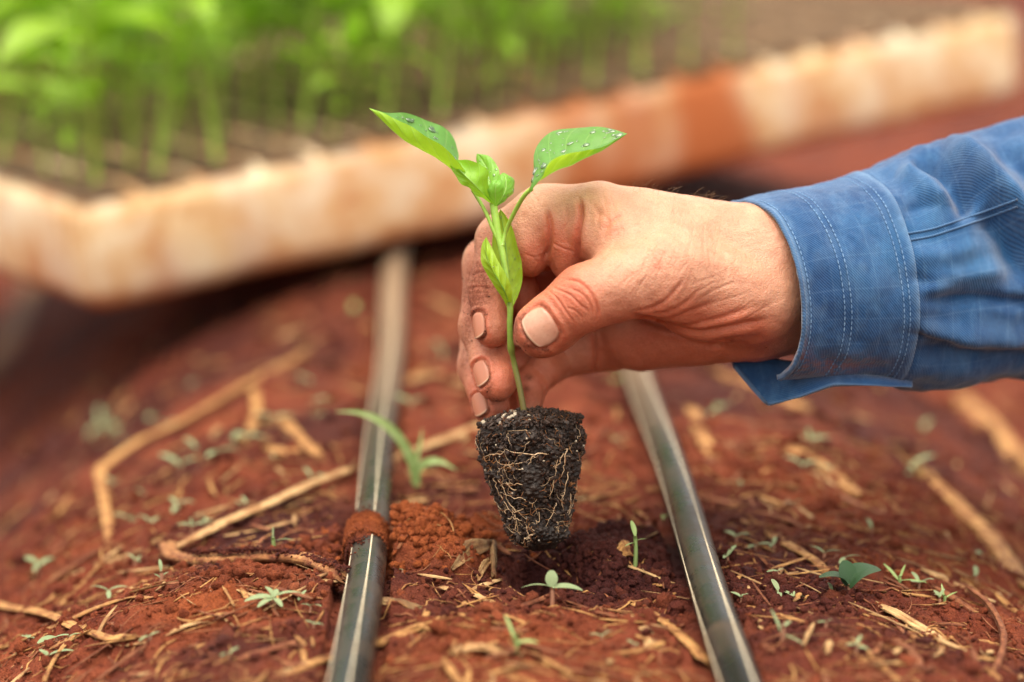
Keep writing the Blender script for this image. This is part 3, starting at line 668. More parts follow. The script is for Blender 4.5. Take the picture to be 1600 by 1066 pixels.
# ---------------- nails: sunk beds in the flesh and separate plates
def frame_on(px, py, wv, dirpx, nrm):
    c = J(px, py, wv); t = np.array((dirpx[0], -dirpx[1], dirpx[2]), float); n_ = np.array(nrm, float); n_ /= np.linalg.norm(n_)
    t -= n_*(t@n_); t /= np.linalg.norm(t); return c, t, np.cross(n_, t), n_
NAILS = [  # centre px, py, w; direction to the tip (px dx, dy down, dw); outward normal (x, y up, w); half length, half width mm
 (843, 511, 28, (-30, 21, -4), (-.15, .22, 1.0), 5.3, 6.5, 'thumb'),
 (742, 509, 3, (6, 30, 6), (-.93, -.05, .36), 4.6, 3.7, 'index'),
 (749, 584, -1, (14, 26, 8), (-.88, -.02, .47), 4.5, 3.7, 'middle'),
 (744, 632, -12, (10, 24, 6), (-.88, .02, .47), 4.2, 3.5, 'ring')]
nail_frames = []; sink = []
for (px, py, wv, dpx, nv, hl, hw, nm) in NAILS:
    c, t, s_, n_ = frame_on(px, py, wv, dpx, nv)
    q = hv-c; near = np.nonzero((np.linalg.norm(q-np.outer(q@n_, n_), axis=1) < 3) & (nr@n_ > .3) & (np.abs(q@n_) < 9))[0]
    if len(near) > 20:                       # settle the frame on the flesh
        n2 = nr[near].mean(0); n_ = .35*n_ + .65*n2/np.linalg.norm(n2); n_ /= np.linalg.norm(n_); c = c + n_*np.median((hv[near]-c)@n_); t = t-n_*(t@n_); t /= np.linalg.norm(t); s_ = np.cross(n_, t)
    q = hv-c; a_ = q@t; b_ = q@s_; e = q@n_
    rr = (np.abs(a_/hl)**3.2 + np.abs(b_/hw)**3.2)**(1/3.2); k = (np.abs(e) < 8) & (nr@n_ > -.1)
    ft = k & (rr < .95) & (nr@n_ > .2); Aa = np.stack((np.ones(ft.sum()), a_[ft], b_[ft], a_[ft]**2, b_[ft]**2), 1); cf = np.linalg.lstsq(Aa, e[ft], rcond=None)[0]
    cf[3] = np.clip(cf[3], -.012, 0); fit = lambda A_, B_, cf=cf: cf[0]+cf[1]*A_+cf[2]*B_+cf[3]*A_**2+cf[4]*B_**2
    rim = np.exp(-((rr-1.07)/.075)**2); disp[k] += (- .5*rim*np.where(a_ > hl*.75, 1.3, 1) + .45*np.exp(-((rr-1.32)/.16)**2)*np.where(a_ > hl*.4, .4, 1))[k]
    red[k] += (.7*np.exp(-((rr-1.15)/.16)**2))[k]; dirt[k] += (np.exp(-((rr-1.07)/.07)**2)*np.clip(.2+.8*vnoise(hv/1.4, 3)+np.where(a_ > hl*.3, .5, 0), 0, 1))[k]
    if nm == 'thumb': dirt[k] += (np.exp(-((rr-1.12)/.13)**2)*np.clip((a_/hl-.05)*2, 0, 1)*np.clip(.7+.8*vnoise(hv/.8, 13), 0, 1))[k]
    kk = np.nonzero(k & (rr < 1.02))[0]; sink.append((kk, a_[kk], b_[kk], c, t, s_, n_, fit))
    nail_frames.append((c, t, s_, n_, hl, hw, nm, fit))
hv2 = hv + nr*disp[:, None]
for kk, a_, b_, c, t, s_, n_, fit in sink: hv2[kk] = c + np.outer(a_, t) + np.outer(b_, s_) + np.outer(fit(a_, b_)-.45, n_)
me2.vertices.foreach_set('co', (W_(hv2)).astype(np.float32).ravel())
PORG = PW(1300, 430, -30); 
person = empty('person', PORG, 'right hand in a blue denim work shirt pinching the seedling by its stem', 'person')
co = W_(hv2)-PORG; me2.vertices.foreach_set('co', co.astype(np.float32).ravel())
me2.polygons.foreach_set('use_smooth', [True]*len(me2.polygons)); me2.update()
me2.name = 'hand'; attr(me2, 'red', np.clip(red, 0, 1)); attr(me2, 'dirt', np.clip(dirt, 0, 1))
me2.materials.clear(); me2.materials.append(M['skin'])
hand = obj_of('hand', me2, None, person); ORG[hand.name] = PORG; hand['label'] = 'tanned bare hand with soil on the fingers'
# nail plates: laid over the flesh
nm_, n, b, _ = mat_new('fingernail'); M['nail'] = nm_
cN = ramp(n, noise(n, 170, 4, .6, OC(n)).outputs[0], [(.3, (.50, .24, .155)), (.7, (.62, .36, .25))]).outputs[0]
dN = ramp(n, noise(n, 700, 4, .7, OC(n)).outputs[0], [(.56, (0,)*3), (.70, (1,)*3)]).outputs[0]
cN = mix(n, math_(n, 'MULTIPLY', dN, .5), cN, (.30, .13, .07)); cN = mix(n, A(n, 'pink'), cN, (.46, .175, .10)); eN = A(n, 'edge'); cN = mix(n, math_(n, 'MULTIPLY', eN, .6), cN, (.74, .56, .38)); cN = mix(n, A(n, 'grime'), cN, (.20, .07, .035))
n.links.new(cN, b.inputs['Base Color']); b.inputs['Roughness'].default_value = .34; b.inputs['Subsurface Weight'].default_value = .15; b.inputs['Subsurface Scale'].default_value = .002
mp = N(n, 'ShaderNodeUVMap'); nz_ = N(n, 'ShaderNodeTexWave'); nz_.inputs['Scale'].default_value = 9; nz_.inputs['Distortion'].default_value = 1.5; n.links.new(mp.outputs[0], nz_.inputs[0])
bump(n, nz_.outputs['Fac'], .10, .0003, b)
for (c, t, s_, n_, hl, hw, nm, fit) in nail_frames:
    k = 33; g_ = np.linspace(-1, 1, k); A2, B2 = np.meshgrid(g_, g_, indexing='ij')
    ca = A2*np.sqrt(np.maximum(0, 1-.36*B2**2)); cb = B2*np.sqrt(np.maximum(0, 1-.36*A2**2)); ca = ca*hl*.995; cb = cb*hw*.995
    hq_ = fit(ca, cb)
    rr = np.maximum(np.abs(A2), np.abs(B2)); hq_ = hq_ + .15 - .35*np.where(A2 < .75, np.clip((rr-.8)/.2, 0, 1)**2, 0)
    top = c + ca[..., None]*t + cb[..., None]*s_ + hq_[..., None]*n_; bot = top - n_*.55
    v = np.vstack((top.reshape(-1, 3), bot.reshape(-1, 3))); f1 = grid_faces(k, k); F = [tuple(x) for x in f1.tolist()] + [tuple(int(y)+k*k for y in x[::-1]) for x in f1.tolist()]
    ring = [i*k for i in range(k)] + [(k-1)*k+j for j in range(1, k)] + [i*k+k-1 for i in range(k-2, -1, -1)] + [j for j in range(k-2, 0, -1)]
    F += [(ring[i], ring[(i+1) % len(ring)], ring[(i+1) % len(ring)]+k*k, ring[i]+k*k) for i in range(len(ring))]
    o = wobj('fingernail', W_(v), F, M['nail'], hand); attr(o.data, 'pink', np.full(len(v), .15 if nm == 'thumb' else .9)); bmx = bmesh.new(); bmx.from_mesh(o.data); bmesh.ops.recalc_face_normals(bmx, faces=bmx.faces[:]); bmx.to_mesh(o.data); bmx.free()
    ed = np.clip((A2-.82)/.06, 0, 1).ravel(); gr = (np.clip((A2-.88)/.10, 0, 1)*.8 + np.clip((np.abs(B2)-.93)/.07, 0, 1)*.5).ravel(); attr(o.data, 'edge', np.tile(ed, 2)); attr(o.data, 'grime', np.clip(np.tile(gr, 2), 0, 1))
    uvl = o.data.uv_layers.new(name='UVMap'); li = np.empty(len(o.data.loops), np.int32); o.data.loops.foreach_get('vertex_index', li); uvq = np.tile(np.stack((B2.ravel(), A2.ravel()*.1), 1), (2, 1)); uvl.data.foreach_set('uv', uvq[li].astype(np.float32).ravel())
    o['label'] = 'pale nail of the %s%s with soil around it' % (nm, '' if nm == 'thumb' else ' finger')

# ---------------- shirt sleeve and cuff (denim)
def mat_denim():
    m, n, b, _ = mat_new('faded blue denim'); uv = N(n, 'ShaderNodeUVMap').outputs[0]; v = OC(n)
    big = noise(n, 28, 4, .6, v).outputs[0]
    c = ramp(n, big, [(.28, (.003, .030, .108)), (.5, (.006, .054, .160)), (.75, (.018, .100, .235))]).outputs[0]
    wp = N(n, 'ShaderNodeTexWave'); wp.wave_type = 'BANDS'; wp.bands_direction = 'DIAGONAL'; wp.inputs['Scale'].default_value = 520; wp.inputs['Distortion'].default_value = 1.2; wp.inputs['Detail Scale'].default_value = 3; n.links.new(v, wp.inputs[0])
    thr = noise(n, 900, 3, .6, v).outputs[0]
    c = mix(n, .40, c, ramp(n, thr, [(.3, (.62, .68, .74)), (.7, (1.4, 1.34, 1.28))]).outputs[0], 'MULTIPLY')
    c = mix(n, math_(n, 'MULTIPLY', wp.outputs['Fac'], .10), c, (.20, .32, .48))
    mp = N(n, 'ShaderNodeMapping'); mp.inputs['Scale'].default_value = (1, .35, .35); mp.inputs['Rotation'].default_value = (0, .1, .15); n.links.new(v, mp.inputs[0])
    stk = ramp(n, noise(n, 190, 5, .7, mp.outputs[0]).outputs[0], [(.5, (0,)*3), (.72, (1,)*3)]).outputs[0]; c = mix(n, math_(n, 'MULTIPLY', stk, .20), c, (.14, .28, .46))
    for an, k_ in (('cu', 1.0), ('cv', 1.0)):
        fr = math_(n, 'FRACT', A(n, an)); ln = math_(n, 'SUBTRACT', 1, math_(n, 'MULTIPLY', math_(n, 'ABSOLUTE', math_(n, 'SUBTRACT', fr, .5)), 22), True); c = mix(n, math_(n, 'MULTIPLY', ln, .075), c, (.22, .36, .52))
    c = mix(n, A(n, 'worn'), c, (.24, .38, .54))
    ds = ramp(n, noise(n, 400, 4, .7, v).outputs[0], [(.42, (0,)*3), (.58, (1,)*3)]).outputs[0]
    c = mix(n, math_(n, 'MULTIPLY', A(n, 'dirt'), ds), c, (.20, .06, .03))
    n.links.new(c, b.inputs['Base Color']); b.inputs['Roughness'].default_value = .88; b.inputs['Specular IOR Level'].default_value = .2
    b.inputs['Sheen Weight'].default_value = .25; b.inputs['Sheen Roughness'].default_value = .5
    p = bump(n, noise(n, 240, 4, .6, v).outputs[0], .35, .001, None); bump(n, math_(n, 'ADD', wp.outputs['Fac'], thr), .35, .0004, b, p); return m
M['denim'] = mat_denim(); M['thread'] = mat_simple('pale blue stitching', (.07, .16, .33), (.20, .33, .50), 600, .8)
ROWS = [  # s, top px (x, y), bottom px (x, y), near edge px x at the middle, w of the axis, half depth mm
 (0.0, (1157, 316), (1196, 594), 1246, -13, 29), (.12, (1200, 303), (1245, 592), 1296, -17, 30), (.25, (1255, 294), (1310, 594), 1352, -22, 31), (.36, (1312, 282), (1360, 598), 1402, -27, 32),
 (.46, (1375, 258), (1410, 607), 1455, -32, 33), (.56, (1432, 226), (1465, 612), 1510, -37, 35), (.66, (1485, 212), (1520, 609), 1565, -43, 36), (.80, (1570, 190), (1590, 598), 1640, -50, 38), (1.0, (1720, 140), (1720, 585), 1775, -62, 40), (1.35, (1990, 60), (1960, 560), 2030, -85, 44)]
_rs = np.array([r[0] for r in ROWS])
def row_at(s):
    def ip(f_): return np.interp(s, _rs, f_)
    out = []
    for f_ in (lambda r: r[1][0], lambda r: r[1][1], lambda r: r[2][0], lambda r: r[2][1], lambda r: r[3], lambda r: r[4], lambda r: r[5]): out.append(ip([f_(r) for r in ROWS]))
    return out
def sleeve_pt(s, a, off):
    """s along the arm, a round it (0 = top, pi/2 = facing the viewer, pi = bottom), off = outward mm"""
    tx, ty, bx, by, nx_, wc, hd = row_at(s)
    top = np.stack(((tx-800)/FPX*(ZF-wc), (533-ty)/FPX*(ZF-wc), wc), -1); bot = np.stack(((bx-800)/FPX*(ZF-wc), (533-by)/FPX*(ZF-wc), wc), -1)
    c = (top+bot)/2; hvec = (top-bot)/2; near = (nx_-800)/FPX*(ZF-wc-hd*.6); lx = near-c[..., 0]
    ca, sa = np.cos(a), np.sin(a); ca2 = np.sign(ca)*np.abs(ca)**.92; sa2 = np.sign(sa)*np.abs(sa)**.92
    p = c + hvec*ca2[..., None]; p[..., 0] += lx*sa2; p[..., 2] += hd*sa2
    rr = np.stack((np.zeros_like(ca), ca, sa), -1); return p + rr*off[..., None]
FOLDS = [  # sleeve folds: (line, height mm, half width mm), + ridge, - valley
 ([(1420, 250), (1470, 255), (1500, 300), (1512, 350)], -4.5, 3.5), ([(1400, 262), (1440, 285), (1480, 330)], 2.5, 4), ([(1470, 222), (1530, 265), (1600, 330), (1640, 380)], 4.5, 4.5), ([(1530, 320), (1570, 380), (1600, 450)], -4, 5), ([(1440, 450), (1520, 430), (1600, 420)], 1.8, 3.5), ([(1430, 470), (1530, 468), (1640, 478)], -1.8, 2.2),
 ([(1410, 500), (1500, 525), (1640, 530)], 2.2, 4), ([(1420, 545), (1520, 560), (1640, 560)], -2.2, 3.5), ([(1410, 400), (1480, 400), (1540, 380)], 1.2, 4), ([(1540, 215), (1600, 260), (1660, 330)], -2.5, 4), ([(1415, 430), (1450, 440), (1500, 438)], -1.0, 1.8), ([(1412, 520), (1450, 530), (1500, 545)], -1.0, 1.6),
 ([(1270, 560), (1330, 575), (1400, 578)], -2, 3), ([(1410, 330), (1440, 322), (1480, 322)], -.8, 1.6), ([(1300, 400), (1350, 430), (1380, 480)], 0.8, 6), ([(1260, 450), (1300, 490), (1360, 520)], -.8, 5)]
def cloth(s0, s1, off0, name, ns, na, parent, a0=0, a1=2*np.pi, edge=False, thick=.9, foldk=1.8):
    S, AN = np.meshgrid(np.linspace(s0, s1, ns), np.linspace(a0, a1, na), indexing='ij'); p = sleeve_pt(S, AN, np.full(S.shape, off0)).reshape(-1, 3)
    px = topx(p); fr = np.sin(AN).ravel(); d = np.zeros(len(p)); wrn = np.zeros(len(p))
    for pts, hgt, wd in FOLDS:
        D, T = dist_poly(px, pts, 24); D /= 4.4; e = hgt*np.exp(-(D/wd)**2)*np.clip(np.minimum(T, 1-T)*5, 0.1, 1); k = fr > -.15; d[k] += e[k]*foldk; wrn[k] += np.clip(e[k], 0, 9)*.025
    d += .9*foldk*vnoise(p/16, 3) + .45*vnoise(p/7, 4)*foldk + .18*vnoise(p/2.6, 5)
    rr = np.stack((np.zeros(len(p)), np.cos(AN).ravel(), np.sin(AN).ravel()), 1); p = p + rr*d[:, None]
    o = wobj(name, W_(p), grid_faces(ns, na), M['denim'], parent)
    wn = wrn*.5; attr(o.data, 'cu', S.ravel()*13); attr(o.data, 'cv', AN.ravel()*3.4+2)
    if edge: wn = wn + .55*np.exp(-((S.ravel()-s0)/.018)**2) + .25*np.exp(-((S.ravel()-s1)/.012)**2)
    attr(o.data, 'worn', np.clip(wn+.10*np.clip(vnoise(p/5, 9), 0, 1), 0, 1))
    dr = np.zeros(len(p))
    for (x, y, rx, ry, am) in ((1235, 560, 26, 30, .8), (1290, 575, 40, 14, .6), (1250, 520, 10, 30, .5), (1345, 570, 40, 12, .5)): dr += am*np.exp(-((px[:, 0]-x)/rx)**2-((px[:, 1]-y)/ry)**2)
    attr(o.data, 'dirt', np.clip(dr, 0, 1)); md = o.modifiers.new('thickness', 'SOLIDIFY'); md.thickness = thick*.001; md.offset = -1
    # make the normals point outwards
    me = o.data; cen = me.vertices[ns//2*na + int(np.argmin(np.abs(AN[0]-np.pi/2)))]
    if cen.normal.dot(Vector((0, -1, 0))) < 0: me.flip_normals()
    return o, p.reshape(ns, na, 3)
sleeve, _ = cloth(.37, 1.35, -1.2, 'sleeve', 230, 200, person); sleeve['label'] = 'faded blue denim shirt sleeve'
cuff, cuffp = cloth(0, .40, .6, 'cuff', 150, 220, sleeve, a0=-2.35, a1=math.pi*.93, edge=True, thick=1.6, foldk=.8); cuff['label'] = 'stitched unbuttoned shirt cuff'
# rolled hem along the cuff's opening
def seam(path_mm, rad, name, parent, mat): return wobj(name, *tube(W_(path_mm), rad, 8, up=(0, .3, 1)), mat, parent)
seam(cuffp[1, 2:-2]+np.array((0, 0, .1)), .0008, 'hem', sleeve, M['denim'])
def stitches(line, name, parent, step=2.0, ln=1.45):
    d = np.concatenate(([0], np.cumsum(np.linalg.norm(np.diff(line, axis=0), axis=1)))); L = d[-1]; parts = []
    for q in np.arange(0, L-ln, step):
        tt = np.linspace(q, q+ln, 4); p = np.stack([np.interp(tt, d, line[:, k]) for k in range(3)], 1); parts.append(tube(W_(p), np.array((.00012, .00026, .00026, .00012)), 5, up=(0, .3, 1)))
    v, f = join(parts); return wobj(name, v, f, M['thread'], parent)
rad_ = lambda ln: ln + np.stack((np.zeros(len(ln)), np.zeros(len(ln)), np.full(len(ln), .35)), 1)
for s_ in (.028, .150, .172, .352, .372):
    i = int(s_/.40*149); stitches(rad_(cuffp[i, 70:-6]), 'stitching', sleeve)
# loose flap of the open cuff hanging below the wrist
up_l = [J(1140, 556, -26), J(1180, 556, -24), (J(1235, 566, -20)), J(1300, 572, -16), J(1375, 588, -16), J(1425, 596, -20)]
md_l = [J(1144, 566, -24), J(1188, 600, -18), J(1240, 598, -10), J(1300, 588, -8), J(1370, 592, -10), J(1425, 600, -16)]
lo_l = [J(1148, 574, -22), J(1201, 634, -13), J(1248, 622, -5), J(1302, 602, -3), J(1368, 603, -8), J(1425, 606, -14)]
nA, nB = 60, 26; rowsF = [cr(np.array(x), nA) for x in (up_l, md_l, lo_l)]
rowsF[2][:, :] = np.stack([np.interp(np.linspace(0, 1, nA), [0, .17, .38, .57, .78, 1], np.array(lo_l)[:, k]) for k in range(3)], 1)
tt = np.linspace(0, 1, nB)[:, None, None]; fl = rowsF[0]*(1-tt)*(1-2*tt) + rowsF[1]*4*tt*(1-tt) + rowsF[2]*tt*(2*tt-1); fl = fl.reshape(-1, 3); fl[:, 2] += .6*vnoise(fl/7, 3)
o = wobj('cuff_flap', W_(fl), grid_faces(nB, nA), M['denim'], sleeve); attr(o.data, 'worn', np.clip(np.repeat(np.linspace(0, 1, nB), nA)-.9, 0, 1)*3); attr(o.data, 'dirt', np.zeros(len(fl)))
md = o.modifiers.new('thickness', 'SOLIDIFY'); md.thickness = .0014; md.offset = 0
# placket seams on the sleeve: raised double lines
def on_sleeve(pts, n=30):
    c = cr(np.array(pts, float), n); dgp = bpy.context.evaluated_depsgraph_get(); ev = sleeve.evaluated_get(dgp); out = []
    for x, y in c:
        d = ray(x, y); ok, loc, nn_, _i = ev.ray_cast(Vector(CAMP-PORG), Vector(d), distance=3)
        if ok: out.append(np.array(loc)+PORG - d*.0002)
    return np.array(out)
bpy.context.view_layer.update()
for dy in (0, 11):
    q = on_sleeve([(1412, 366+dy), (1455, 358+dy), (1499, 344+dy), (1540, 330+dy), (1590, 312+dy)])
    if len(q) > 4: wobj('seam', *tube(q, .00042, 6, up=(0, .3, 1)), M['denim'], sleeve)
for o in list(sleeve.children):
    if o.name.startswith(('hem', 'seam')): attr(o.data, 'worn', np.full(len(o.data.vertices), .15)); attr(o.data, 'dirt', np.zeros(len(o.data.vertices)))
# hairs along the wrist
hm = mat_simple('arm hair', (.16, .075, .035), (.32, .18, .09), 100, .5); M['hair'] = hm; parts = []
kx = np.nonzero((hpx[:, 0] > 980) & (hpx[:, 0] < 1130) & (nr[:, 1] > .6) & (hv[:, 2] > -34) & (np.abs(facing) < .5))[0]
for i in rng.choice(kx, 42, False):
    L = random.uniform(2, 4.6); d_ = nr[i]*.55 + np.array((random.uniform(-.2, .9), random.uniform(0, .35), random.uniform(-.3, .5))); d_ /= np.linalg.norm(d_)
    b0 = hv2[i]; p = np.array([b0, b0+d_*L*.5+nr[i]*.25, b0+d_*L+np.array((.7, -.25, 0))*L*.4]); parts.append(tube(W_(cr(p, 5)), np.array((.00004, .00004, .00004, .00003, .00001)), 3, up=(0, 1, .2), caps=False))
ky = np.nonzero((hpx[:, 0] > 930) & (hpx[:, 0] < 1200) & (hpx[:, 1] > 340) & (hpx[:, 1] < 470) & (facing > .5) & (hv[:, 2] > 0))[0]
for i in rng.choice(ky, 60, False):
    L = random.uniform(1.2, 2.6); d_ = nr[i]*.22 + np.array((-.6+random.uniform(-.4, .4), random.uniform(.3, 1), 0)); d_ /= np.linalg.norm(d_); b0 = hv2[i]
    parts.append(tube(W_(np.array([b0, b0+d_*L*.5+nr[i]*.1, b0+d_*L])), np.array((.00002, .00002, .00001)), 3, up=(0, 1, .2), caps=False))
v, f = join(parts); hr_ = wobj('arm_hair', v, f, hm, hand); hr_['kind'] = 'stuff'
# crumbs of soil clinging to the fingers
kz = np.nonzero((dirt > .3) & (hv[:, 2] < 40))[0]; ii = rng.choice(kz, 260, False)
v, f = scatter(ico(0), W_(hv2[ii]+nr[ii]*.05), rng.uniform(.00010, .00038, 260), 3); o = wobj('clinging_soil', v, f, M['soil'], hand); o['kind'] = 'stuff'; attr(o.data, 'wet', np.full(len(v), .8)); attr(o.data, 'dry', np.zeros(len(v)))

# ------------------------------------------------------------------ the seedling in the hand
M['leaf'] = mat_leaf('pepper leaf', (.12, .34, .065), (.33, .56, .03), (.34, .60, .16), .45, .34)
M['leafyoung'] = mat_leaf('young pepper leaf', (.20, .48, .05), (.27, .55, .035), (.40, .66, .16), .42, .32)
M['cotyl'] = mat_leaf('cotyledon', (.12, .33, .05), (.32, .50, .025), (.24, .50, .09), .36, .4)
def mat_stem():
    m, n, b, _ = mat_new('seedling stem'); a = A(n, 'along'); c = ramp(n, a, [(.0, (.15, .10, .035)), (.22, (.20, .19, .05)), (.45, (.22, .37, .06)), (1., (.30, .52, .06))]).outputs[0]
    c = mix(n, .35, c, ramp(n, noise(n, 700, 3, .6, OC(n)).outputs[0], [(.3, (.7, .65, .6)), (.7, (1.2, 1.2, 1.1))]).outputs[0], 'MULTIPLY')
    n.links.new(c, b.inputs['Base Color']); b.inputs['Roughness'].default_value = .4; b.inputs['Subsurface Weight'].default_value = .15; b.inputs['Subsurface Scale'].default_value = .001
    bump(n, noise(n, 600, 3, .6, OC(n)).outputs[0], .3, .0003, b); return m
M['stem'] = mat_stem()
M['water'], n, b, out = mat_new('water drop'); tr = N(n, 'ShaderNodeBsdfTransparent'); tr.inputs[0].default_value = (1, 1, 1, 1); gl = N(n, 'ShaderNodeBsdfGlossy'); gl.inputs['Roughness'].default_value = .04; fr_ = N(n, 'ShaderNodeFresnel'); fr_.inputs[0].default_value = 1.6; ms = N(n, 'ShaderNodeMixShader')
n.links.new(math_(n, 'MULTIPLY', fr_.outputs[0], 1.8, True), ms.inputs[0]); n.links.new(tr.outputs[0], ms.inputs[1]); n.links.new(gl.outputs[0], ms.inputs[2]); n.links.new(ms.outputs[0], out.inputs[0])
M['plug'] = mat_simple('dark wet potting mix', (.005, .003, .002), (.030, .015, .008), 420, .55, .9, spec=.5, detail=6, bd=.0012)
M['plugbit'] = mat_simple('potting mix bits', (.006, .0035, .0022), (.055, .026, .013), 900, .62, .5, spec=.5)
M['root'] = mat_simple('pale root', (.42, .26, .13), (.70, .52, .33), 500, .55)
M['perlite'] = mat_simple('perlite', (.36, .29, .20), (.58, .50, .38), 900, .8)
PT = PW(828, 667, 0); PB = PW(841, 850, -1); SORG = PB.copy()
seed = empty('pepper_seedling', SORG, 'young pepper seedling held upright with its dark root plug bare', 'seedling')
stem_path = cr(np.array([J(823, 672, 2), J(820, 650, 3), J(812, 606, 4), J(803, 566, 5), J(798, 540, 8), J(796.5, 510, 10), J(797, 480, 11), J(792, 440, 11.5), J(786, 400, 11), J(780, 372, 10), J(774, 340, 9), J(771, 318, 8)]), 80)
rad = np.interp(np.linspace(0, 1, 80), [0, .15, .33, .36, .42, .6, .82, .9, 1], [1.2, 1.05, .95, 1.3, .95, 1.15, 1.15, 1.3, 1.35])*.001*(1+.05*vnoise(np.stack((np.arange(80)*.3,)*3, 1), 2))
o = wobj('stem', *tube(W_(stem_path), rad, 14, up=(0, 1, 0)), M['stem'], seed); attr(o.data, 'along', np.repeat(np.linspace(0, 1, 80), 14))
def petiole(pts, r0, r1, lo_=.7):
    p = cr(np.array([J(*q) for q in pts]), 24); o = wobj('petiole', *tube(W_(p), np.linspace(r0, r1, 24), 10, up=(0, 1, 0)), M['stem'], seed); attr(o.data, 'along', np.full(240, .8)); return o
petiole([(781, 382, 10), (772, 362, 10), (758, 330, 9), (742, 303, 8), (738, 297, 8)], .0007, .0006)
petiole([(785, 384, 11), (791, 360, 11), (806, 328, 16), (820, 305, 21), (831, 295, 23)], .0007, .0008)
def leaf(edge1, mid, edge2, mat, name='leaf', n=64, m=29, bulge=1.0, ripple=.35, seed_=1, drops=0, dsize=(.35, 1.0), dside=None, thick=.28, label=None):
    """a blade lofted from edge to midrib to edge, base first; lines as (px, py, w)"""
    E1, MD, E2 = [cr(np.array([J(*q) for q in L_]), n) for L_ in (edge1, mid, edge2)]
    u = np.linspace(-1, 1, m); V = np.zeros((n, m, 3))
    for j, uu_ in enumerate(u):
        a_ = abs(uu_); E = E1 if uu_ < 0 else E2; V[:, j] = MD*(1-a_)+E*a_
    du = np.gradient(V, axis=1); dv_ = np.gradient(V, axis=0); nrm = np.cross(du.reshape(-1, 3), dv_.reshape(-1, 3)); nrm /= np.linalg.norm(nrm, axis=1)[:, None]+1e-9
    tt_ = np.linspace(0, 1, n)[:, None]; a_ = np.abs(u)[None]
    b_ = bulge*np.sin(np.pi*np.clip(a_, 0, 1))*np.sin(np.pi*tt_)**.6 + ripple*np.sin(tt_*21+seed_+2*np.sign(u)[None])*a_**2*np.sin(np.pi*tt_) + .25*np.cos(((tt_-a_*.25)*6.5)*2*np.pi)*np.sin(np.pi*a_)*np.sin(np.pi*tt_)*(.35 if n < 60 else 1)
    V = V.reshape(-1, 3) + nrm*b_.reshape(-1, 1); V += .12*vnoise(V/2.5, seed_)[:, None]*nrm
    o = wobj(name, W_(V), grid_faces(n, m), mat, seed); me = o.data; uvl = me.uv_layers.new(name='UVMap'); uvq = np.stack(np.meshgrid(np.linspace(0, 1, m), np.linspace(0, 1, n)), -1).reshape(-1, 2)
    li = np.empty(len(me.loops), np.int32); me.loops.foreach_get('vertex_index', li); uvl.data.foreach_set('uv', uvq[li].ravel().astype(np.float32))
    if label: o['label'] = label
    V3 = V.reshape(n, m, 3); N3 = nrm.reshape(n, m, 3); g = np.random.default_rng(seed_*7+1); bv, bf = ico(2)
    vdir = np.array((0, .1, 1.)); made = 0
    for _ in range(drops*12):
        if made >= drops: break
        i = g.integers(5, n-5); j = g.integers(2, m-2)
        if dside and not (dside[0] <= u[j] <= dside[1]): continue
        q = N3[i, j]; q = q if q@vdir > 0 else -q
        if q@vdir < .12: continue
        r = dsize[0]+(dsize[1]-dsize[0])*g.random()**2.2; ax1 = dv_[i, j]/np.linalg.norm(dv_[i, j]); ax2 = np.cross(q, ax1); el = 1+.7*g.random()*(r > .7)
        dvv = V3[i, j] + q*.02 + (bv[:, :1]*ax1*r*el + bv[:, 1:2]*ax2*r*.85 + bv[:, 2:]*q*r*.36); wobj('water_drop', W_(dvv), bf, M['water'], o); made += 1
    return o
# left true leaf, folded along its midrib
leaf([(738, 297, 9), (724, 262, 15), (707, 243, 16), (688, 228, 16), (668, 213, 14), (645, 200, 11), (622, 188, 8), (600, 177, 5), (576, 169, 3)],
     [(738, 297, 8), (722, 275, 8), (702, 262, 8), (680, 246, 8), (655, 233, 7), (632, 220, 6), (612, 203, 5), (594, 186, 4), (576, 169, 3)],
     [(738, 297, 6), (716, 262, -2), (718, 240, -9), (706, 214, -11), (688, 197, -10), (660, 184, -7), (628, 177, -3), (605, 176, 0), (576, 169, 3)], M['leaf'], seed_=2, drops=34, dside=(.1, .92), dsize=(.35, 1.1), ripple=.5, bulge=-1., label='upper left leaf folded along its midrib with water drops')
# right true leaf
leaf([(827, 303, 22), (834, 272, 17), (835, 240, 11), (842, 222, 7), (862, 207, 4), (893, 200, 4), (925, 198, 6), (958, 202, 11), (980, 209, 15)],
     [(827, 303, 23), (838, 286, 24), (853, 277, 25), (872, 266, 25), (893, 259, 24), (914, 248, 22), (936, 238, 20), (960, 223, 17), (980, 209, 15)],
     [(827, 303, 24), (846, 277, 30), (852, 264, 33), (862, 253, 34), (878, 243, 33), (898, 237, 30), (918, 236, 26), (948, 226, 20), (980, 209, 15)], M['leaf'], seed_=5, drops=46, dside=(-.95, -.08), dsize=(.35, 1.3), ripple=.35, bulge=1.4, label='upper right leaf with large water drops')
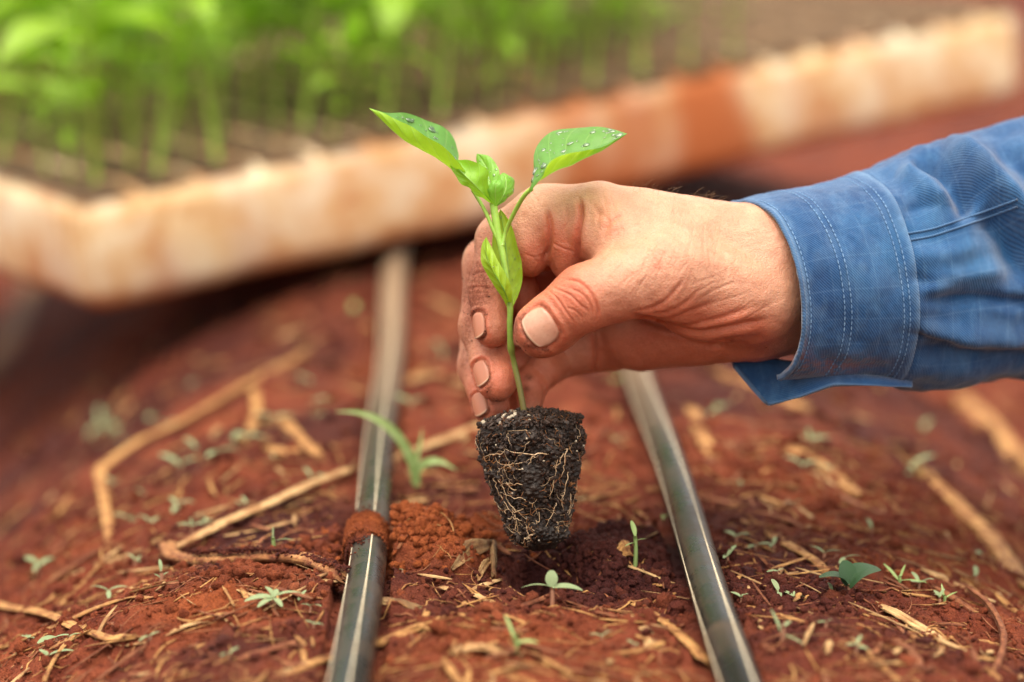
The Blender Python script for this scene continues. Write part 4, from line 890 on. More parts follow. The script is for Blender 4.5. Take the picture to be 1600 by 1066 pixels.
# young leaves at the tip
leaf([(771, 320, 9), (766, 300, 14), (762, 282, 16), (764, 268, 17), (752, 258, 15), (735, 251, 14), (718, 250, 12), (704, 248, 11)],
     [(769, 318, 10), (756, 304, 14), (744, 292, 15), (733, 281, 15), (724, 272, 14), (716, 264, 13), (710, 256, 12), (704, 248, 11)],
     [(767, 318, 8), (750, 308, 11), (737, 299, 12), (724, 289, 12), (714, 279, 12), (707, 268, 12), (704, 258, 11), (704, 248, 11)], M['leafyoung'], seed_=3, bulge=.8, ripple=.5, n=48, m=21, label='young bright leaf curling at the tip')
leaf([(772, 320, 6), (758, 298, 3), (750, 280, 0), (746, 266, -2), (744, 250, -3), (745, 240, -3)],
     [(774, 320, 7), (768, 296, 5), (764, 276, 2), (760, 262, 0), (752, 248, -2), (745, 240, -3)],
     [(776, 318, 7), (778, 292, 5), (781, 272, 3), (776, 258, 1), (764, 244, -1), (745, 240, -3)], M['leafyoung'], seed_=8, drops=12, dsize=(.25, .6), bulge=.6, ripple=.4, n=40, m=21, label='small upright leaf beaded with water')
leaf([(774, 322, 8), (776, 305, 8), (776, 290, 7), (779, 277, 6), (786, 270, 5)],
     [(776, 322, 9), (786, 306, 9), (790, 293, 8), (790, 280, 7), (786, 270, 5)],
     [(778, 322, 8), (795, 309, 5), (804, 294, 3), (801, 279, 3), (786, 270, 5)], M['leafyoung'], seed_=9, drops=10, dsize=(.25, .6), bulge=.7, ripple=.3, n=36, m=19, label='small rounded leaf right of the tip')
leaf([(772, 322, 10), (764, 306, 13), (762, 295, 14), (768, 284, 14), (777, 282, 13)],
     [(774, 322, 11), (774, 306, 14), (774, 296, 15), (775, 288, 15), (777, 282, 13)],
     [(776, 322, 10), (785, 306, 13), (787, 295, 14), (784, 285, 14), (777, 282, 13)], M['leafyoung'], seed_=4, bulge=.6, ripple=.2, n=30, m=15, label='smallest leaf in front of the tip')
# cotyledons
leaf([(797, 486, 10), (806, 470, 9), (816, 440, 8.5), (815, 412, 8.5), (808, 382, 8), (800, 355, 7), (791, 338, 6), (782, 327, 5)],
     [(797, 486, 9.5), (796, 465, 7.5), (795, 440, 6.5), (793, 412, 6), (790, 385, 5.5), (787, 360, 5.2), (784, 342, 5), (782, 327, 5)],
     [(796, 486, 9), (786, 465, 7), (776, 440, 6), (771, 412, 5.5), (769, 385, 5.2), (771, 360, 5), (775, 342, 5), (782, 327, 5)], M['cotyl'], name='cotyledon', seed_=6, drops=26, dsize=(.2, .5), bulge=1., ripple=.15, dside=(-.9, .2), label='darker seed leaf standing behind the stem')
leaf([(799, 486, 8), (800, 466, 14), (798, 445, 16), (788, 425, 17), (779, 408, 17), (771, 392, 16), (764, 379, 15), (760, 370, 14)],
     [(797, 486, 9), (792, 466, 17), (784, 448, 21), (774, 430, 22), (765, 412, 21), (760, 396, 19), (758, 382, 16), (760, 370, 14)],
     [(795, 486, 8), (786, 468, 13), (776, 452, 15), (764, 434, 15), (754, 415, 15), (751, 398, 14), (753, 382, 14), (760, 370, 14)], M['cotyl'], name='cotyledon', seed_=7, drops=5, dsize=(.2, .4), bulge=1.1, ripple=.1, label='bright yellow green seed leaf left of the stem')
# ---------------- root plug
axv = PT-PB; PH = np.linalg.norm(axv); axv /= PH; s1 = np.cross(axv, (0, 1, 0)); s1 /= np.linalg.norm(s1); s2 = np.cross(s1, axv); RTp, RBp = .0186, .0080
def plug_pt(t, a, off=0):
    """t 0 bottom .. 1 top edge; a angle (pi/2 faces the viewer)"""
    t = np.asarray(t, float); a = np.asarray(a, float); r = (RBp+(RTp-RBp)*t**.95)*(1-.16*np.clip((t-.86)/.14, 0, 1)**2)*(1-.25*np.clip((.08-t)/.08, 0, 1)**2)
    r = r*(1+.035*np.cos(4*a+.6)) + off
    return PB + (t*PH)[..., None]*axv + (np.cos(a)*r)[..., None]*s1 - (np.sin(a)*r)[..., None]*s2
nt_, na_ = 150, 220; TT, AA = np.meshgrid(np.linspace(0, 1, nt_), np.linspace(0, 2*np.pi, na_, endpoint=False), indexing='ij')
pv = plug_pt(TT, AA); dirr = pv - (PB+(TT*PH)[..., None]*axv); dirr /= np.linalg.norm(dirr, axis=-1)[..., None]
q = pv.reshape(-1, 3); dsp = (.0012*fbm3(q*60+3, 2, 13) + .0018*fbm3(q*150, 2, 3) + .0012*np.abs(fbm3(q*520, 3, 5)) + .0005*fbm3(q*1500, 2, 7)).reshape(TT.shape); pv = pv + dirr*dsp[..., None]
rings = [pv.reshape(-1, 3)]; F = [tuple(x) for x in grid_faces(nt_, na_, True).tolist()]; base = (nt_-1)*na_
off = nt_*na_
for k in range(1, 26):
    f_ = 1-k/25.5; rg = PT + (pv[-1]-PT)*f_; hh = .0042*(1-f_**2) + .0024*fbm3(rg*210, 4, 9) + .0006*fbm3(rg*1200, 2, 4); rings.append(rg + axv*hh[:, None])
    o0 = base if k == 1 else off+(k-2)*na_; o1 = off+(k-1)*na_; F += [(o0+j, o0+(j+1) % na_, o1+(j+1) % na_, o1+j) for j in range(na_)]
nb = off+25*na_
for k in range(1, 10):
    f_ = 1-k/9.5; rg = PB + (pv[0]-PB)*f_; rings.append(rg - axv*(.0022*(1-f_**2)+.0009*fbm3(rg*400, 3, 6))[:, None]); o0 = 0 if k == 1 else nb+(k-2)*na_; o1 = nb+(k-1)*na_; F += [(o0+(j+1) % na_, o0+j, o1+j, o1+(j+1) % na_) for j in range(na_)]
F.append(tuple(off+24*na_+j for j in range(na_))); F.append(tuple(nb+8*na_+na_-1-j for j in range(na_)))
plug = wobj('root_plug', np.vstack(rings), F, M['plug'], seed); plug['label'] = 'tapered plug of dark wet potting mix laced with pale roots'
g = np.random.default_rng(21); k = 5200; t = g.random(k)**.8; a = g.uniform(0, 2*np.pi, k); p = plug_pt(t, a, g.uniform(0, .0012, k)); sz = .0002+.00075*g.random(k)**2.5
tk = 1500; rr = np.sqrt(g.random(tk))*RTp*.98; a = g.uniform(0, 2*np.pi, tk); ptop = PT + (np.cos(a)*rr)[:, None]*s1 - (np.sin(a)*rr)[:, None]*s2 + axv*(.0010+.0040*(1-(rr/RTp)**2)+g.uniform(-.0006, .0012, tk))[:, None]
v, f = scatter(ico(0), np.vstack((p, ptop)), np.concatenate((sz, .0003+.0009*g.random(tk)**2)), 22, .6, .3); o = wobj('potting_crumbs', v, f, M['plugbit'], seed, False); o['kind'] = 'stuff'
# fibres of peat
parts = []
for _ in range(420):
    top_ = random.random() < .4; L = random.uniform(.0015, .005); d = g.standard_normal(3); d /= np.linalg.norm(d)
    if top_: r_ = math.sqrt(random.random())*RTp*.95; a_ = random.uniform(0, 6.28); c = PT + math.cos(a_)*r_*s1 - math.sin(a_)*r_*s2 + axv*(.0016+.0036*(1-(r_/RTp)**2))
    else: c = plug_pt(np.array(random.random()), np.array(random.uniform(0, 6.28)), .0012)
    parts.append(tube(np.array([c-d*L/2, c+g.standard_normal(3)*.0004, c+d*L/2]), np.array((.00008, .00014, .00006)), 4, up=(.3, .5, .8), caps=False))
v, f = join(parts); o = wobj('peat_fibres', v, f, M['bark'], seed); o['kind'] = 'stuff'
def root_line(t0, a0, dt, da, n, wob, r, sd):
    gg = np.random.default_rng(sd); k = np.linspace(0, 1, n); w1 = np.cumsum(gg.standard_normal(n))*wob; w2 = np.cumsum(gg.standard_normal(n))*wob*2
    t = np.clip(t0+dt*k+w1-np.linspace(0, w1[-1], n)*.5, .0, 1.0); a = a0+da*k+w2; p = plug_pt(t, a, .0010+.0005*gg.random(n)); p = cr(p, n*4)
    return tube(p, .74*r*np.linspace(1, .4, len(p))*(1+.15*gg.standard_normal(len(p)).clip(-1, 1)), 6, up=(.2, .4, .9))
HP = math.pi/2
# the roots one can pick out: height on the plug, angle (pi/2 = front, less = right), extent
RL = [(.80, HP+.35, .02, -.75, .00032), (.74, HP+.55, -.12, .05, .00030), (.76, HP+.1, -.10, -.2, .00026), (.72, HP-.35, -.05, -.6, .00026), (.66, HP-.1, .06, -.75, .00024), (.58, HP+.5, -.22, .1, .00026), (.52, HP-.05, .02, -.85, .00028), (.50, HP-.45, .16, -.35, .00026), (.44, HP+.15, -.1, -.3, .00024), (.40, HP-.2, .07, -.8, .00024), (.36, HP+.6, -.2, -.2, .00022), (.34, HP-.3, -.04, -.75, .00026), (.30, HP-.6, -.2, .1, .00028), (.28, HP+.1, -.16, -.1, .00024), (.22, HP-.35, -.14, .15, .00028), (.15, HP+.35, -.05, -.7, .00030), (.12, HP-.1, -.08, -.6, .00028), (.1, HP+.1, .08, -.4, .00028), (.2, HP+.7, -.1, .1, .00022), (.62, HP+.9, -.3, .05, .00026), (.82, HP+.75, -.24, -.08, .00034), (.78, HP+.68, -.2, -.1, .00030), (.70, HP-1.1, -.25, .1, .00034), (.60, HP-.9, -.2, .15, .00028), (.48, HP-1.0, -.2, .3, .00026), (.86, HP-.5, -.02, -.7, .00028), (.25, HP-.9, -.05, .8, .00024), (.42, HP-.75, -.16, .5, .00024)]
for i, (t0, a0, dt, da, r) in enumerate(RL):
    wobj('root', *root_line(t0, a0, dt, da, 11, .011, r, 100+i), M['root'], seed)
wobj('root', *root_line(.35, HP+2.8, .1, -.8, 9, .02, .0003, 300), M['root'], seed)
v, f = join([root_line(random.random(), random.uniform(0, 6.28), random.uniform(-.2, .2), random.uniform(-.6, .6), 8, .015, random.uniform(.00008, .00016), 400+i) for i in range(130)]); o = wobj('fine_roots', v, f, M['root'], seed); o['kind'] = 'stuff'
bm_v, bm_f = ico(1)
for i in range(46):
    if i < 24: r_ = math.sqrt(random.random())*RTp*.9; a_ = random.uniform(0, 6.28); c = PT + math.cos(a_)*r_*s1 - math.sin(a_)*r_*s2 + axv*(.0014+.0040*(1-(r_/RTp)**2))
    else: c = plug_pt(np.array(random.random()), np.array(random.uniform(0, math.pi)), .0011)
    s_ = random.uniform(.0004, .0014) if i < 24 else random.uniform(.0002, .0005); v, f = scatter((bm_v, bm_f), [c], [s_], i, .7, .12); wobj('perlite', v, f, M['perlite'], seed, False)

# ------------------------------------------------------------------ straw, stalks and dry leaves on the bed
def gpath(pts, lift=.0015, n=28, smooth=True):
    """photo points (px, py[, extra lift mm]) laid on the bed"""
    q = []
    for p in pts:
        g_ = G(p[0], p[1]); q.append((g_[0], g_[1], g_[2]+lift+(p[2] if len(p) > 2 else 0)*.0006))
    if not smooth:
        q = np.array(q); d = np.concatenate(([0], np.cumsum(np.linalg.norm(np.diff(q, axis=0), axis=1)))); tt = np.linspace(0, d[-1], n); return np.stack([np.interp(tt, d, q[:, c]) for c in range(3)], 1)
    return cr(np.array(q), n)
def setattrs(me, n, seg, ln, rnd):
    attr(me, 'ring', np.tile(np.arange(seg)/seg, n)*1.6); attr(me, 'along', np.repeat(np.linspace(0, ln*14, n), seg)); attr(me, 'rnd', np.full(n*seg, rnd))
def straw(pts, wpx, mat, label, name='straw', flat=.30, cat='straw', lift=.0003, sharp=False, group=None):
    """a split dry stalk: a grooved channel with frayed ends; width in photo pixels where it lies"""
    g_ = np.random.default_rng(int(abs(pts[0][0]*7+pts[0][1]*13)) % 9973); n = 44
    p = gpath(pts, lift, n, not sharp); L = np.linalg.norm(np.diff(p, axis=0), axis=1).sum(); dist = np.linalg.norm(p.mean(0)-CAMP); r = (.84 if wpx < 24 else .68)*wpx/2*dist/FPX
    zz = np.polyval(np.polyfit(np.arange(n), p[:, 2], 3), np.arange(n)) if not sharp else p[:, 2]; p[:, 2] = zz
    rad = r*(1+.16*vnoise(np.stack((np.linspace(0, 5, n)+g_.random()*50,)*3, 1), 3)); rad[0] *= .75; rad[-1] *= .6; seg = 16
    v, f = tube(p, rad, seg, flat, up=(.05, g_.uniform(-.35, .1), 1), caps=True); v3 = v.reshape(n, seg, 3)
    rib = 1+.09*g_.standard_normal(seg); a_ = np.arange(seg)/seg*2*np.pi; rib = rib*(1-.45*np.exp(-((a_-np.pi/2-g_.normal(0, .5))/.35)**2))   # a groove along the upper side
    tw = 1+.05*g_.standard_normal((n, seg)); v3 = p[:, None]+(v3-p[:, None])*(rib[None]*tw)[..., None]
    tg = (p[-1]-p[-2])/np.linalg.norm(p[-1]-p[-2]); v3[-1] += tg*(g_.uniform(-1.2, 1.8, seg)*r)[:, None]; tg = (p[0]-p[1])/np.linalg.norm(p[0]-p[1]); v3[0] += tg*(g_.uniform(-1.0, 1.4, seg)*r)[:, None]
    fr_p = [(v3.reshape(-1, 3), f)]; nf = 0
    for e_, tg_ in ((0, (p[0]-p[2])/np.linalg.norm(p[0]-p[2])), (n-1, (p[-1]-p[-3])/np.linalg.norm(p[-1]-p[-3]))):
        for _ in range(5):
            b0 = v3[e_, g_.integers(seg)]; ln = r*g_.uniform(1, 3.6); q_ = np.array([b0-tg_*r*2, b0+tg_*ln*.4, b0+tg_*ln+g_.standard_normal(3)*ln*.25]); fr_p.append(tube(cr(q_, 5), r*np.array((.16, .16, .13, .09, .03)), 4, up=(.1, .2, 1))); nf += 20
    vv, ff = join(fr_p); o = wobj(name, vv, ff, M[mat], None, True); a_1 = np.concatenate((np.tile(np.arange(seg)/seg, n)*1.6, g_.random(nf))); attr(o.data, 'ring', a_1); attr(o.data, 'along', np.concatenate((np.repeat(np.linspace(0, L*14, n), seg), np.zeros(nf)))); attr(o.data, 'rnd', np.full(len(vv), g_.random()*30)); return tag(o, label, cat, group)
S_ = straw
S_([(176, 862), (166, 815, 6), (156, 762, 14), (215, 715, 12), (290, 672, 8), (385, 608, 4), (478, 553)], 25, 'straw', 'long bent straw stalk left of the hoses, sharply kinked at its near end', sharp=True)
S_([(272, 872), (330, 845, 2), (420, 805, 2), (500, 768, 2), (548, 748, 1)], 19, 'straw_pale', 'straight golden straw reaching the left hose at the soil collar', lift=.0035, flat=.4)
S_([(262, 868, 4), (275, 893, 2), (330, 886, 1), (420, 884, 1), (480, 892), (540, 912)], 44, 'bark', 'dark soil covered leaf sheath with a curled tan end left of the hose', name='dry_sheath', cat='sheath', flat=.6, lift=.003)
g = np.random.default_rng(61); _p = gpath([(300, 889, 2), (330, 886, 1), (420, 884, 1), (480, 892), (540, 912)], .003, 60); _k = g.integers(0, 60, 1100)
_pos = _p[_k] + np.stack((g.normal(0, .0012, 1100), g.normal(0, .0017, 1100), np.zeros(1100)), 1); _pos[:, 2] += .0026*np.sqrt(np.clip(1-((_pos[:, 1]-_p[_k, 1])/.0042)**2, 0, 1))
v, f = scatter(ico(0), _pos, .0002+.0007*g.random(1100)**2.5, 62); o = wobj('soil_crumbs', v, f, M['soil']); tag(o, 'crust of dark soil crumbs on the leaf sheath', 'soil', kind='stuff'); attr(o.data, 'wet', np.repeat(g.uniform(.3, 1, 1100), 12)); attr(o.data, 'dry', np.zeros(len(v)))
S_([(-60, 938, 3), (0, 955, 4), (70, 975, 5), (150, 997, 3), (200, 1006)], 26, 'straw', 'thick split straw sticking in at the left edge of the photo')
S_([(8, 1014, 1), (70, 992, 2), (140, 962, 3), (190, 943, 2), (240, 934)], 13, 'straw', 'thin straw crossing over the thick one at lower left')
S_([(70, 1075, 4), (95, 1030, 5), (135, 985, 3)], 9, 'straw', 'short thin stalk leaning at the lower left corner')
S_([(200, 1010), (240, 1004, 1), (290, 982, 1), (312, 975)], 14, 'straw_pale', 'short pale curved straw in front of the weeds at lower left')
S_([(596, 728, 1), (640, 712, 2), (700, 690, 2), (752, 668, 1)], 22, 'straw_pale', 'pale straw lying between left hose and root plug')
S_([(640, 742, 1), (700, 742, 1), (760, 732)], 10, 'straw', 'thin straw behind the root plug at its left')
S_([(618, 718, 1), (628, 760, 1), (650, 800)], 9, 'straw_red', 'thin brown stalk slanting beside the grass seedling')
S_([(650, 800), (680, 770, 1), (716, 738, 1)], 8, 'straw_red', 'thin reddish stalk under the right blade of the grass seedling')
S_([(957, 884, 2), (1000, 897, 2), (1040, 911, 1), (1068, 919)], 10, 'straw_pale', 'slender straw ending at the left side of the right hose')
S_([(1142, 944), (1180, 954, 1), (1240, 971, 1), (1284, 982)], 13, 'straw', 'slender straw on the outer side of the right hose')
S_([(985, 948, 3), (1030, 975, 3), (1070, 1005, 2), (1102, 1036, 1)], 22, 'straw', 'blurred straw in the near foreground left of the right hose')
S_([(990, 965, 1), (1010, 990, 1), (1018, 1026)], 26, 'straw_pale', 'small pale chip of straw under the blurred foreground stalk', flat=.25)
S_([(1208, 838), (1240, 862, 2), (1276, 884, 2), (1292, 898)], 20, 'straw', 'orange straw stub left of the round dark leaves')
S_([(1345, 938, 1), (1395, 962, 2), (1440, 988, 2), (1472, 1003)], 22, 'straw_pale', 'whitish straw below the round dark leaves')
S_([(1440, 745, 2), (1500, 800, 3), (1560, 870, 3), (1610, 930, 2)], 46, 'straw', 'broad blurred stalk at the right edge of the photo', flat=.35)
S_([(1500, 625, 2), (1545, 672, 3), (1600, 735, 2)], 60, 'straw', 'far blurred stalk below the shirt sleeve at the right', flat=.35)
S_([(1300, 770), (1350, 795, 1), (1420, 820)], 26, 'straw_red', 'blurred reddish stalk on the right slope of the bed')
S_([(1085, 775), (1140, 790, 1), (1200, 806, 1), (1250, 822)], 15, 'straw_red', 'thin straw lying outside the right hose, behind the orange stub')
S_([(895, 790), (940, 778, 1), (1000, 768, 1), (1030, 766)], 11, 'straw', 'thin straw between the root plug and the right hose')
S_([(1515, 940, 4), (1545, 965, 8), (1566, 1008, 6), (1560, 1045, 2), (1535, 1058), (1518, 1030, 2)], 13, 'straw_red', 'looped brown root at lower right', name='dead_root', cat='root', flat=.9)
S_([(1400, 1000), (1430, 1030, 1), (1437, 1062)], 18, 'straw_red', 'short reddish stalk stub below the whitish straw')
S_([(1460, 1000), (1500, 1003, 1), (1560, 1010)], 20, 'straw', 'blurred straw inside the looped root')
S_([(590, 1010, 1), (640, 992, 2), (690, 975, 2), (725, 965)], 22, 'straw', 'forked twig right of the left hose in the near foreground', cat='twig', name='twig')
S_([(660, 985, 2), (668, 960, 2), (672, 942, 1)], 12, 'straw', 'upright end of the forked foreground twig', cat='twig', name='twig')
S_([(585, 940), (620, 945, 1), (655, 952)], 26, 'drycurl', 'rolled brown leaf scrap right of the left hose', name='leaf_scrap', cat='dry leaf')
S_([(712, 1022, 1), (745, 1018, 2), (782, 1022, 1)], 34, 'straw_pale', 'broad pale chip at the bottom centre of the photo', flat=.2)
S_([(690, 922, 1), (735, 934, 2), (780, 950, 1)], 13, 'straw_pale', 'pale splinter in front of the planting hole')
S_([(736, 930, 2), (758, 920, 2), (778, 910, 1)], 14, 'straw_pale', 'pale splinter crossing another below the dry curled leaf')
S_([(745, 950), (790, 965, 1), (840, 985)], 10, 'straw', 'thin splinter running right from the crossed splinters')
S_([(808, 974), (840, 962, 1), (872, 950, 1)], 12, 'straw', 'thin straw left of the sprout in front of the hole')
S_([(836, 934), (870, 935, 1), (905, 938)], 9, 'straw', 'short straw under the broad two leaved weed')
S_([(420, 1062), (470, 1046, 1), (515, 1030)], 30, 'straw_pale', 'broad blurred straw touching the left hose at the bottom')
S_([(350, 1040), (400, 1025, 1), (470, 1003)], 15, 'straw_red', 'dark straw above the broad one at the bottom left')
S_([(380, 690), (400, 660, 5), (398, 630, 9)], 24, 'straw', 'blurred upright straw stub beyond the weeds', flat=.5)
S_([(440, 655, 1), (470, 690, 2), (500, 715, 1)], 22, 'straw', 'blurred straw slanting left of the far hose')
S_([(420, 705, 1), (470, 712, 2), (520, 700, 1)], 22, 'straw', 'blurred straw lying level left of the far hose')
S_([(640, 600, 1), (680, 590, 2), (720, 600, 1)], 30, 'straw_pale', 'far blurred straw between left hose and fingers', flat=.3)
S_([(1080, 640, 1), (1095, 680, 1), (1115, 720)], 32, 'straw', 'blurred straw just right of the right hose below the cuff', flat=.3)
S_([(1010, 770, 0), (1090, 735, 1), (1150, 690)], 14, 'straw_red', 'dim straw crossing behind the right hose', flat=.4)
S_([(1225, 700, 1), (1290, 735, 1), (1340, 775)], 34, 'straw', 'far blurred stalk on the right slope under the cuff', flat=.3)
S_([(1130, 590, 1), (1190, 610, 1), (1250, 640)], 34, 'straw', 'far blurred straw below the hanging cuff flap', flat=.3)
S_([(-20, 590, 3), (20, 530, 10), (60, 430, 14)], 44, 'straw', 'broad blurred stalk leaning under the left end of the tray', flat=.35)
# dry curled leaf by the hole: a torn, arched blade
def torn(pts1, pts2, mat, label):
    a_, b_ = gpath(pts1, .001, 24), gpath(pts2, .001, 24); m = 9; u = np.linspace(0, 1, m)[None, :, None]; V = a_[:, None]*(1-u)+b_[:, None]*u
    g_ = np.random.default_rng(5); V[..., 2] += .0022*np.sin(np.pi*u[..., 0])*np.sin(np.linspace(.2, 3, 24))[:, None] + .0006*g_.standard_normal(m)[None]
    V += g_.standard_normal(V.shape)*.00012; o = wobj('dry_leaf', V.reshape(-1, 3), grid_faces(24, m), M[mat]); setattrs(o.data, 24, m, .02, 3); md = o.modifiers.new('thickness', 'SOLIDIFY'); md.thickness = .0004; return tag(o, label, 'dry leaf')
torn([(705, 892, 0), (725, 878, 4), (748, 868, 7), (771, 862, 7)], [(708, 895, 0), (735, 888, 3), (760, 880, 5), (772, 872, 5)], 'drycurl', 'dry brown curled leaf at the edge of the planting hole')
torn([(768, 868, 6), (766, 885, 4), (768, 905, 0)], [(776, 868, 6), (776, 885, 4), (775, 908, 0)], 'drycurl', 'upright dry leaf strip hanging from the curled leaf')
torn([(742, 905, 0), (752, 895, 3), (760, 888, 4)], [(748, 912, 0), (760, 900, 2), (766, 890, 3)], 'straw_pale', 'pale torn leaf strip below the curled leaf')
torn([(956, 878, 1), (968, 862, 5), (985, 858, 4)], [(960, 888, 0), (978, 880, 2), (996, 878, 1)], 'straw', 'cupped tan leaf scrap behind the three leaved sprout')
# fine litter of fibres, too many to count
parts = []; g = np.random.default_rng(33)
for _ in range(1700):
    x, y = g.uniform(-.19, .22), g.uniform(.68, 1.0)
    if hose_d(x, y) < .011 or math.hypot(x-HOLE[0], y-HOLE[1]) < .016: continue
    L = g.uniform(.004, .022)*(.5+g.random()); a_ = g.uniform(0, math.pi); d = np.array((math.cos(a_), math.sin(a_)*.8)); pts = []
    cv = g.normal(0, .25)
    for k in np.linspace(-.5, .5, 6): qx, qy = x+d[0]*k*L-d[1]*cv*L*k*k, y+d[1]*k*L+d[0]*cv*L*k*k; pts.append((qx, qy))
    parts.append((np.array(pts), g.uniform(.00012, .0005)))
_all = np.vstack([q for q, _r in parts]); _z = H(_all[:, 0], _all[:, 1]).reshape(-1, 6); _z = np.maximum(_z, _z[:, :1]+(_z[:, -1:]-_z[:, :1])*np.linspace(0, 1, 6))+.0005
parts = [tube(np.column_stack((q, zz)), r_*np.array((.6, 1, 1, 1, .8, .4)), 5, .6) for (q, r_), zz in zip(parts, _z)]
for nm, sl_, mt in (('straw_litter', slice(0, 800), 'straw'), ('straw_litter', slice(800, None), 'straw_red')):
    v, f = join(parts[sl_]); lo = obj_of(nm, mesh_from(nm, v, f), M[mt]); attr(lo.data, 'rnd', np.repeat(rng.random(len(v)//30)*40, 30)); tag(lo, 'fine scattered fibres of straw on the red soil', 'straw', kind='stuff')

# short flat chips and broken straw bits
for nm, cnt, mt, sd in (('straw_chips', 900, 'straw', 51), ('straw_chips', 620, 'straw_pale', 52), ('straw_chips', 1000, 'straw_red', 53)):
    g = np.random.default_rng(sd); parts = []; rn = []
    for _ in range(cnt):
        y = .67+.75*g.random()**1.5; x = g.uniform(-.21, .25)*(.7+.5*y)
        if hose_d(x, y) < .012 or math.hypot(x-HOLE[0], y-HOLE[1]) < .026: continue
        if vnoise2(np.array([x*14.]), np.array([y*14.]), 8)[0] < g.uniform(-1.1, .5): continue
        L = g.uniform(.005, .020)*(.6+g.random())*(.6+.5*y); a_ = g.uniform(0, math.pi); d = np.array((math.cos(a_), math.sin(a_))); k = np.linspace(-.5, .5, 6); cv = g.normal(0, .12)
        P2 = np.stack((x+d[0]*k*L-d[1]*cv*L*k*k, y+d[1]*k*L+d[0]*cv*L*k*k), 1); z = H(P2[:, 0], P2[:, 1], False); z = np.linspace(z[0], z[-1], 6)+g.uniform(.0004, .0026)+np.linspace(-1, 1, 6)*g.normal(0, .0007)
        parts.append(tube(np.column_stack((P2, z)), (.0003+.0010*g.random()**1.7)*np.array((.5, 1, .9, 1.05, 1, .45))*g.uniform(.8, 1.2, 6), 6, .3, up=(g.normal(0, .3), g.normal(0, .3), 1))); rn.append(g.random()*50)
    v, f = join(parts); lo = obj_of(nm, mesh_from(nm, v, f), M[mt]); attr(lo.data, 'rnd', np.repeat(rn, 36)); attr(lo.data, 'ring', np.tile(np.arange(6)/6*1.6, len(v)//6)); attr(lo.data, 'along', np.tile(np.repeat(np.linspace(0, .2, 6), 6), len(rn))); tag(lo, 'broken bits of straw scattered over the red soil', 'straw', kind='stuff')

# ------------------------------------------------------------------ weeds
def weed_leaf(L, Wd, droop, n=9, m=5, tip=.9):
    t = np.linspace(0, 1, n); wdt = Wd*np.clip(np.sin(np.pi*np.clip(t*.93+.04, 0, 1))**.55, 0, 1); V = np.zeros((n, m, 3)); u = np.linspace(-1, 1, m)
    V[..., 0] = (L*np.sin(t*droop)/max(droop, 1e-3))[:, None]; V[..., 2] = (-L*(1-np.cos(t*droop))/max(droop, 1e-3))[:, None] + .12*Wd*np.abs(u)[None]*np.sin(np.pi*t)[:, None]; V[..., 1] = u[None]*wdt[:, None]/2
    return mesh_from('leaf', V.reshape(-1, 3), grid_faces(n, m))
WL = {'narrow': weed_leaf(1, .30, .6), 'flat': weed_leaf(1, .34, .25), 'round': weed_leaf(1, .75, .3), 'grass': weed_leaf(1, .10, 1.2, 16), 'blade': weed_leaf(1, .13, .35, 12), 'cup': weed_leaf(1, .95, 1.5, 16, 11)}
def stem_mesh(): 
    v, f = tube(cr([(0, 0, -.15), (.02, 0, .5), (0, .02, 1)], 8), np.linspace(.06, .045, 8), 6, up=(0, 1, 0)); return mesh_from('stem', v, f)
WST = stem_mesh(); _wm = {}
def inst(kind, mat):
    k = (kind, mat)
    if k not in _wm: m_ = (WST if kind == 'stem' else WL[kind]).copy(); m_.materials.append(M[mat]); _wm[k] = m_
    return _wm[k]
def weed(px, py, label, leaves, hgt=14, lm='weed', sm='weedstem', name='weed_sprout', cat='weed', group='weed sprouts on the bed', sr=1.0):
    """leaves: (kind, length px, compass deg [0 = right, 90 = away], elevation deg, height share)"""
    c = G(px, py); z = float(H(np.array([c[0]]), np.array([c[1]]))[0]); c[2] = max(z, c[2]) if abs(z-c[2]) < .006 else c[2]
    k = np.linalg.norm(c-CAMP)/FPX; r = empty(name, c, label, cat, group)
    s_ = obj_of('stem', inst('stem', sm), None, r); s_.scale = (.010*sr*min(1, hgt/20)+.004, .010*sr*min(1, hgt/20)+.004, hgt*k)
    for kd, L, az, el, hs in leaves:
        o = obj_of('leaf', inst(kd, lm), None, r); o.location = (0, 0, hgt*k*hs); o.scale = (L*k,)*3; o.rotation_euler = (random.uniform(-.25, .25), -R(el), R(az))
def pair(L, az, el=15, c=0): 
    o = [('narrow', L*random.uniform(.7, 1.15), az, el+random.uniform(-15, 25), 1), ('narrow', L*random.uniform(.5, 1.1), az+180+random.uniform(-60, 60), el*.8+random.uniform(-15, 25), 1)]
    if c and random.random() < .7: o.append((random.choice(('narrow', 'flat', 'round')), L*c*random.uniform(.4, .9), az+random.uniform(50, 130), random.uniform(20, 75), 1))
    if c > .6 and random.random() < .5: o.append(('flat', L*c*random.uniform(.4, .8), az+random.uniform(220, 310), random.uniform(0, 40), .9))
    return o
weed(170, 938, 'pale sprout with three narrow leaves above the crossed straws at lower left', [('narrow', 32, 165, 25, 1), ('narrow', 30, 15, 25, 1), ('narrow', 24, 280, 0, 1)], 16)
weed(428, 950, 'spreading pale weed in front of the dark leaf sheath', [('narrow', 46, 190, 10, 1), ('narrow', 44, 20, 20, 1), ('narrow', 30, 300, 5, .9), ('narrow', 30, 120, 35, 1), ('narrow', 34, 230, 5, .9), ('round', 14, 60, 50, 1)], 18)
weed(212, 892, 'small pale sprout left of the curled sheath end', pair(20, 150, 25, .8), 12)
weed(252, 912, 'tiny upright purple tinged sprout below the curled sheath end', [('narrow', 20, 100, 70, 1), ('narrow', 14, 20, 50, .5), ('narrow', 14, 160, 45, .4), ('flat', 15, 330, 5, .1), ('flat', 15, 200, 5, .1)], 20)
weed(427, 868, 'sprout with bright green stem and one leaf right of the sheath', [('narrow', 34, 5, 20, .75), ('blade', 20, 90, 80, .9)], 26, sm='weedgreen')
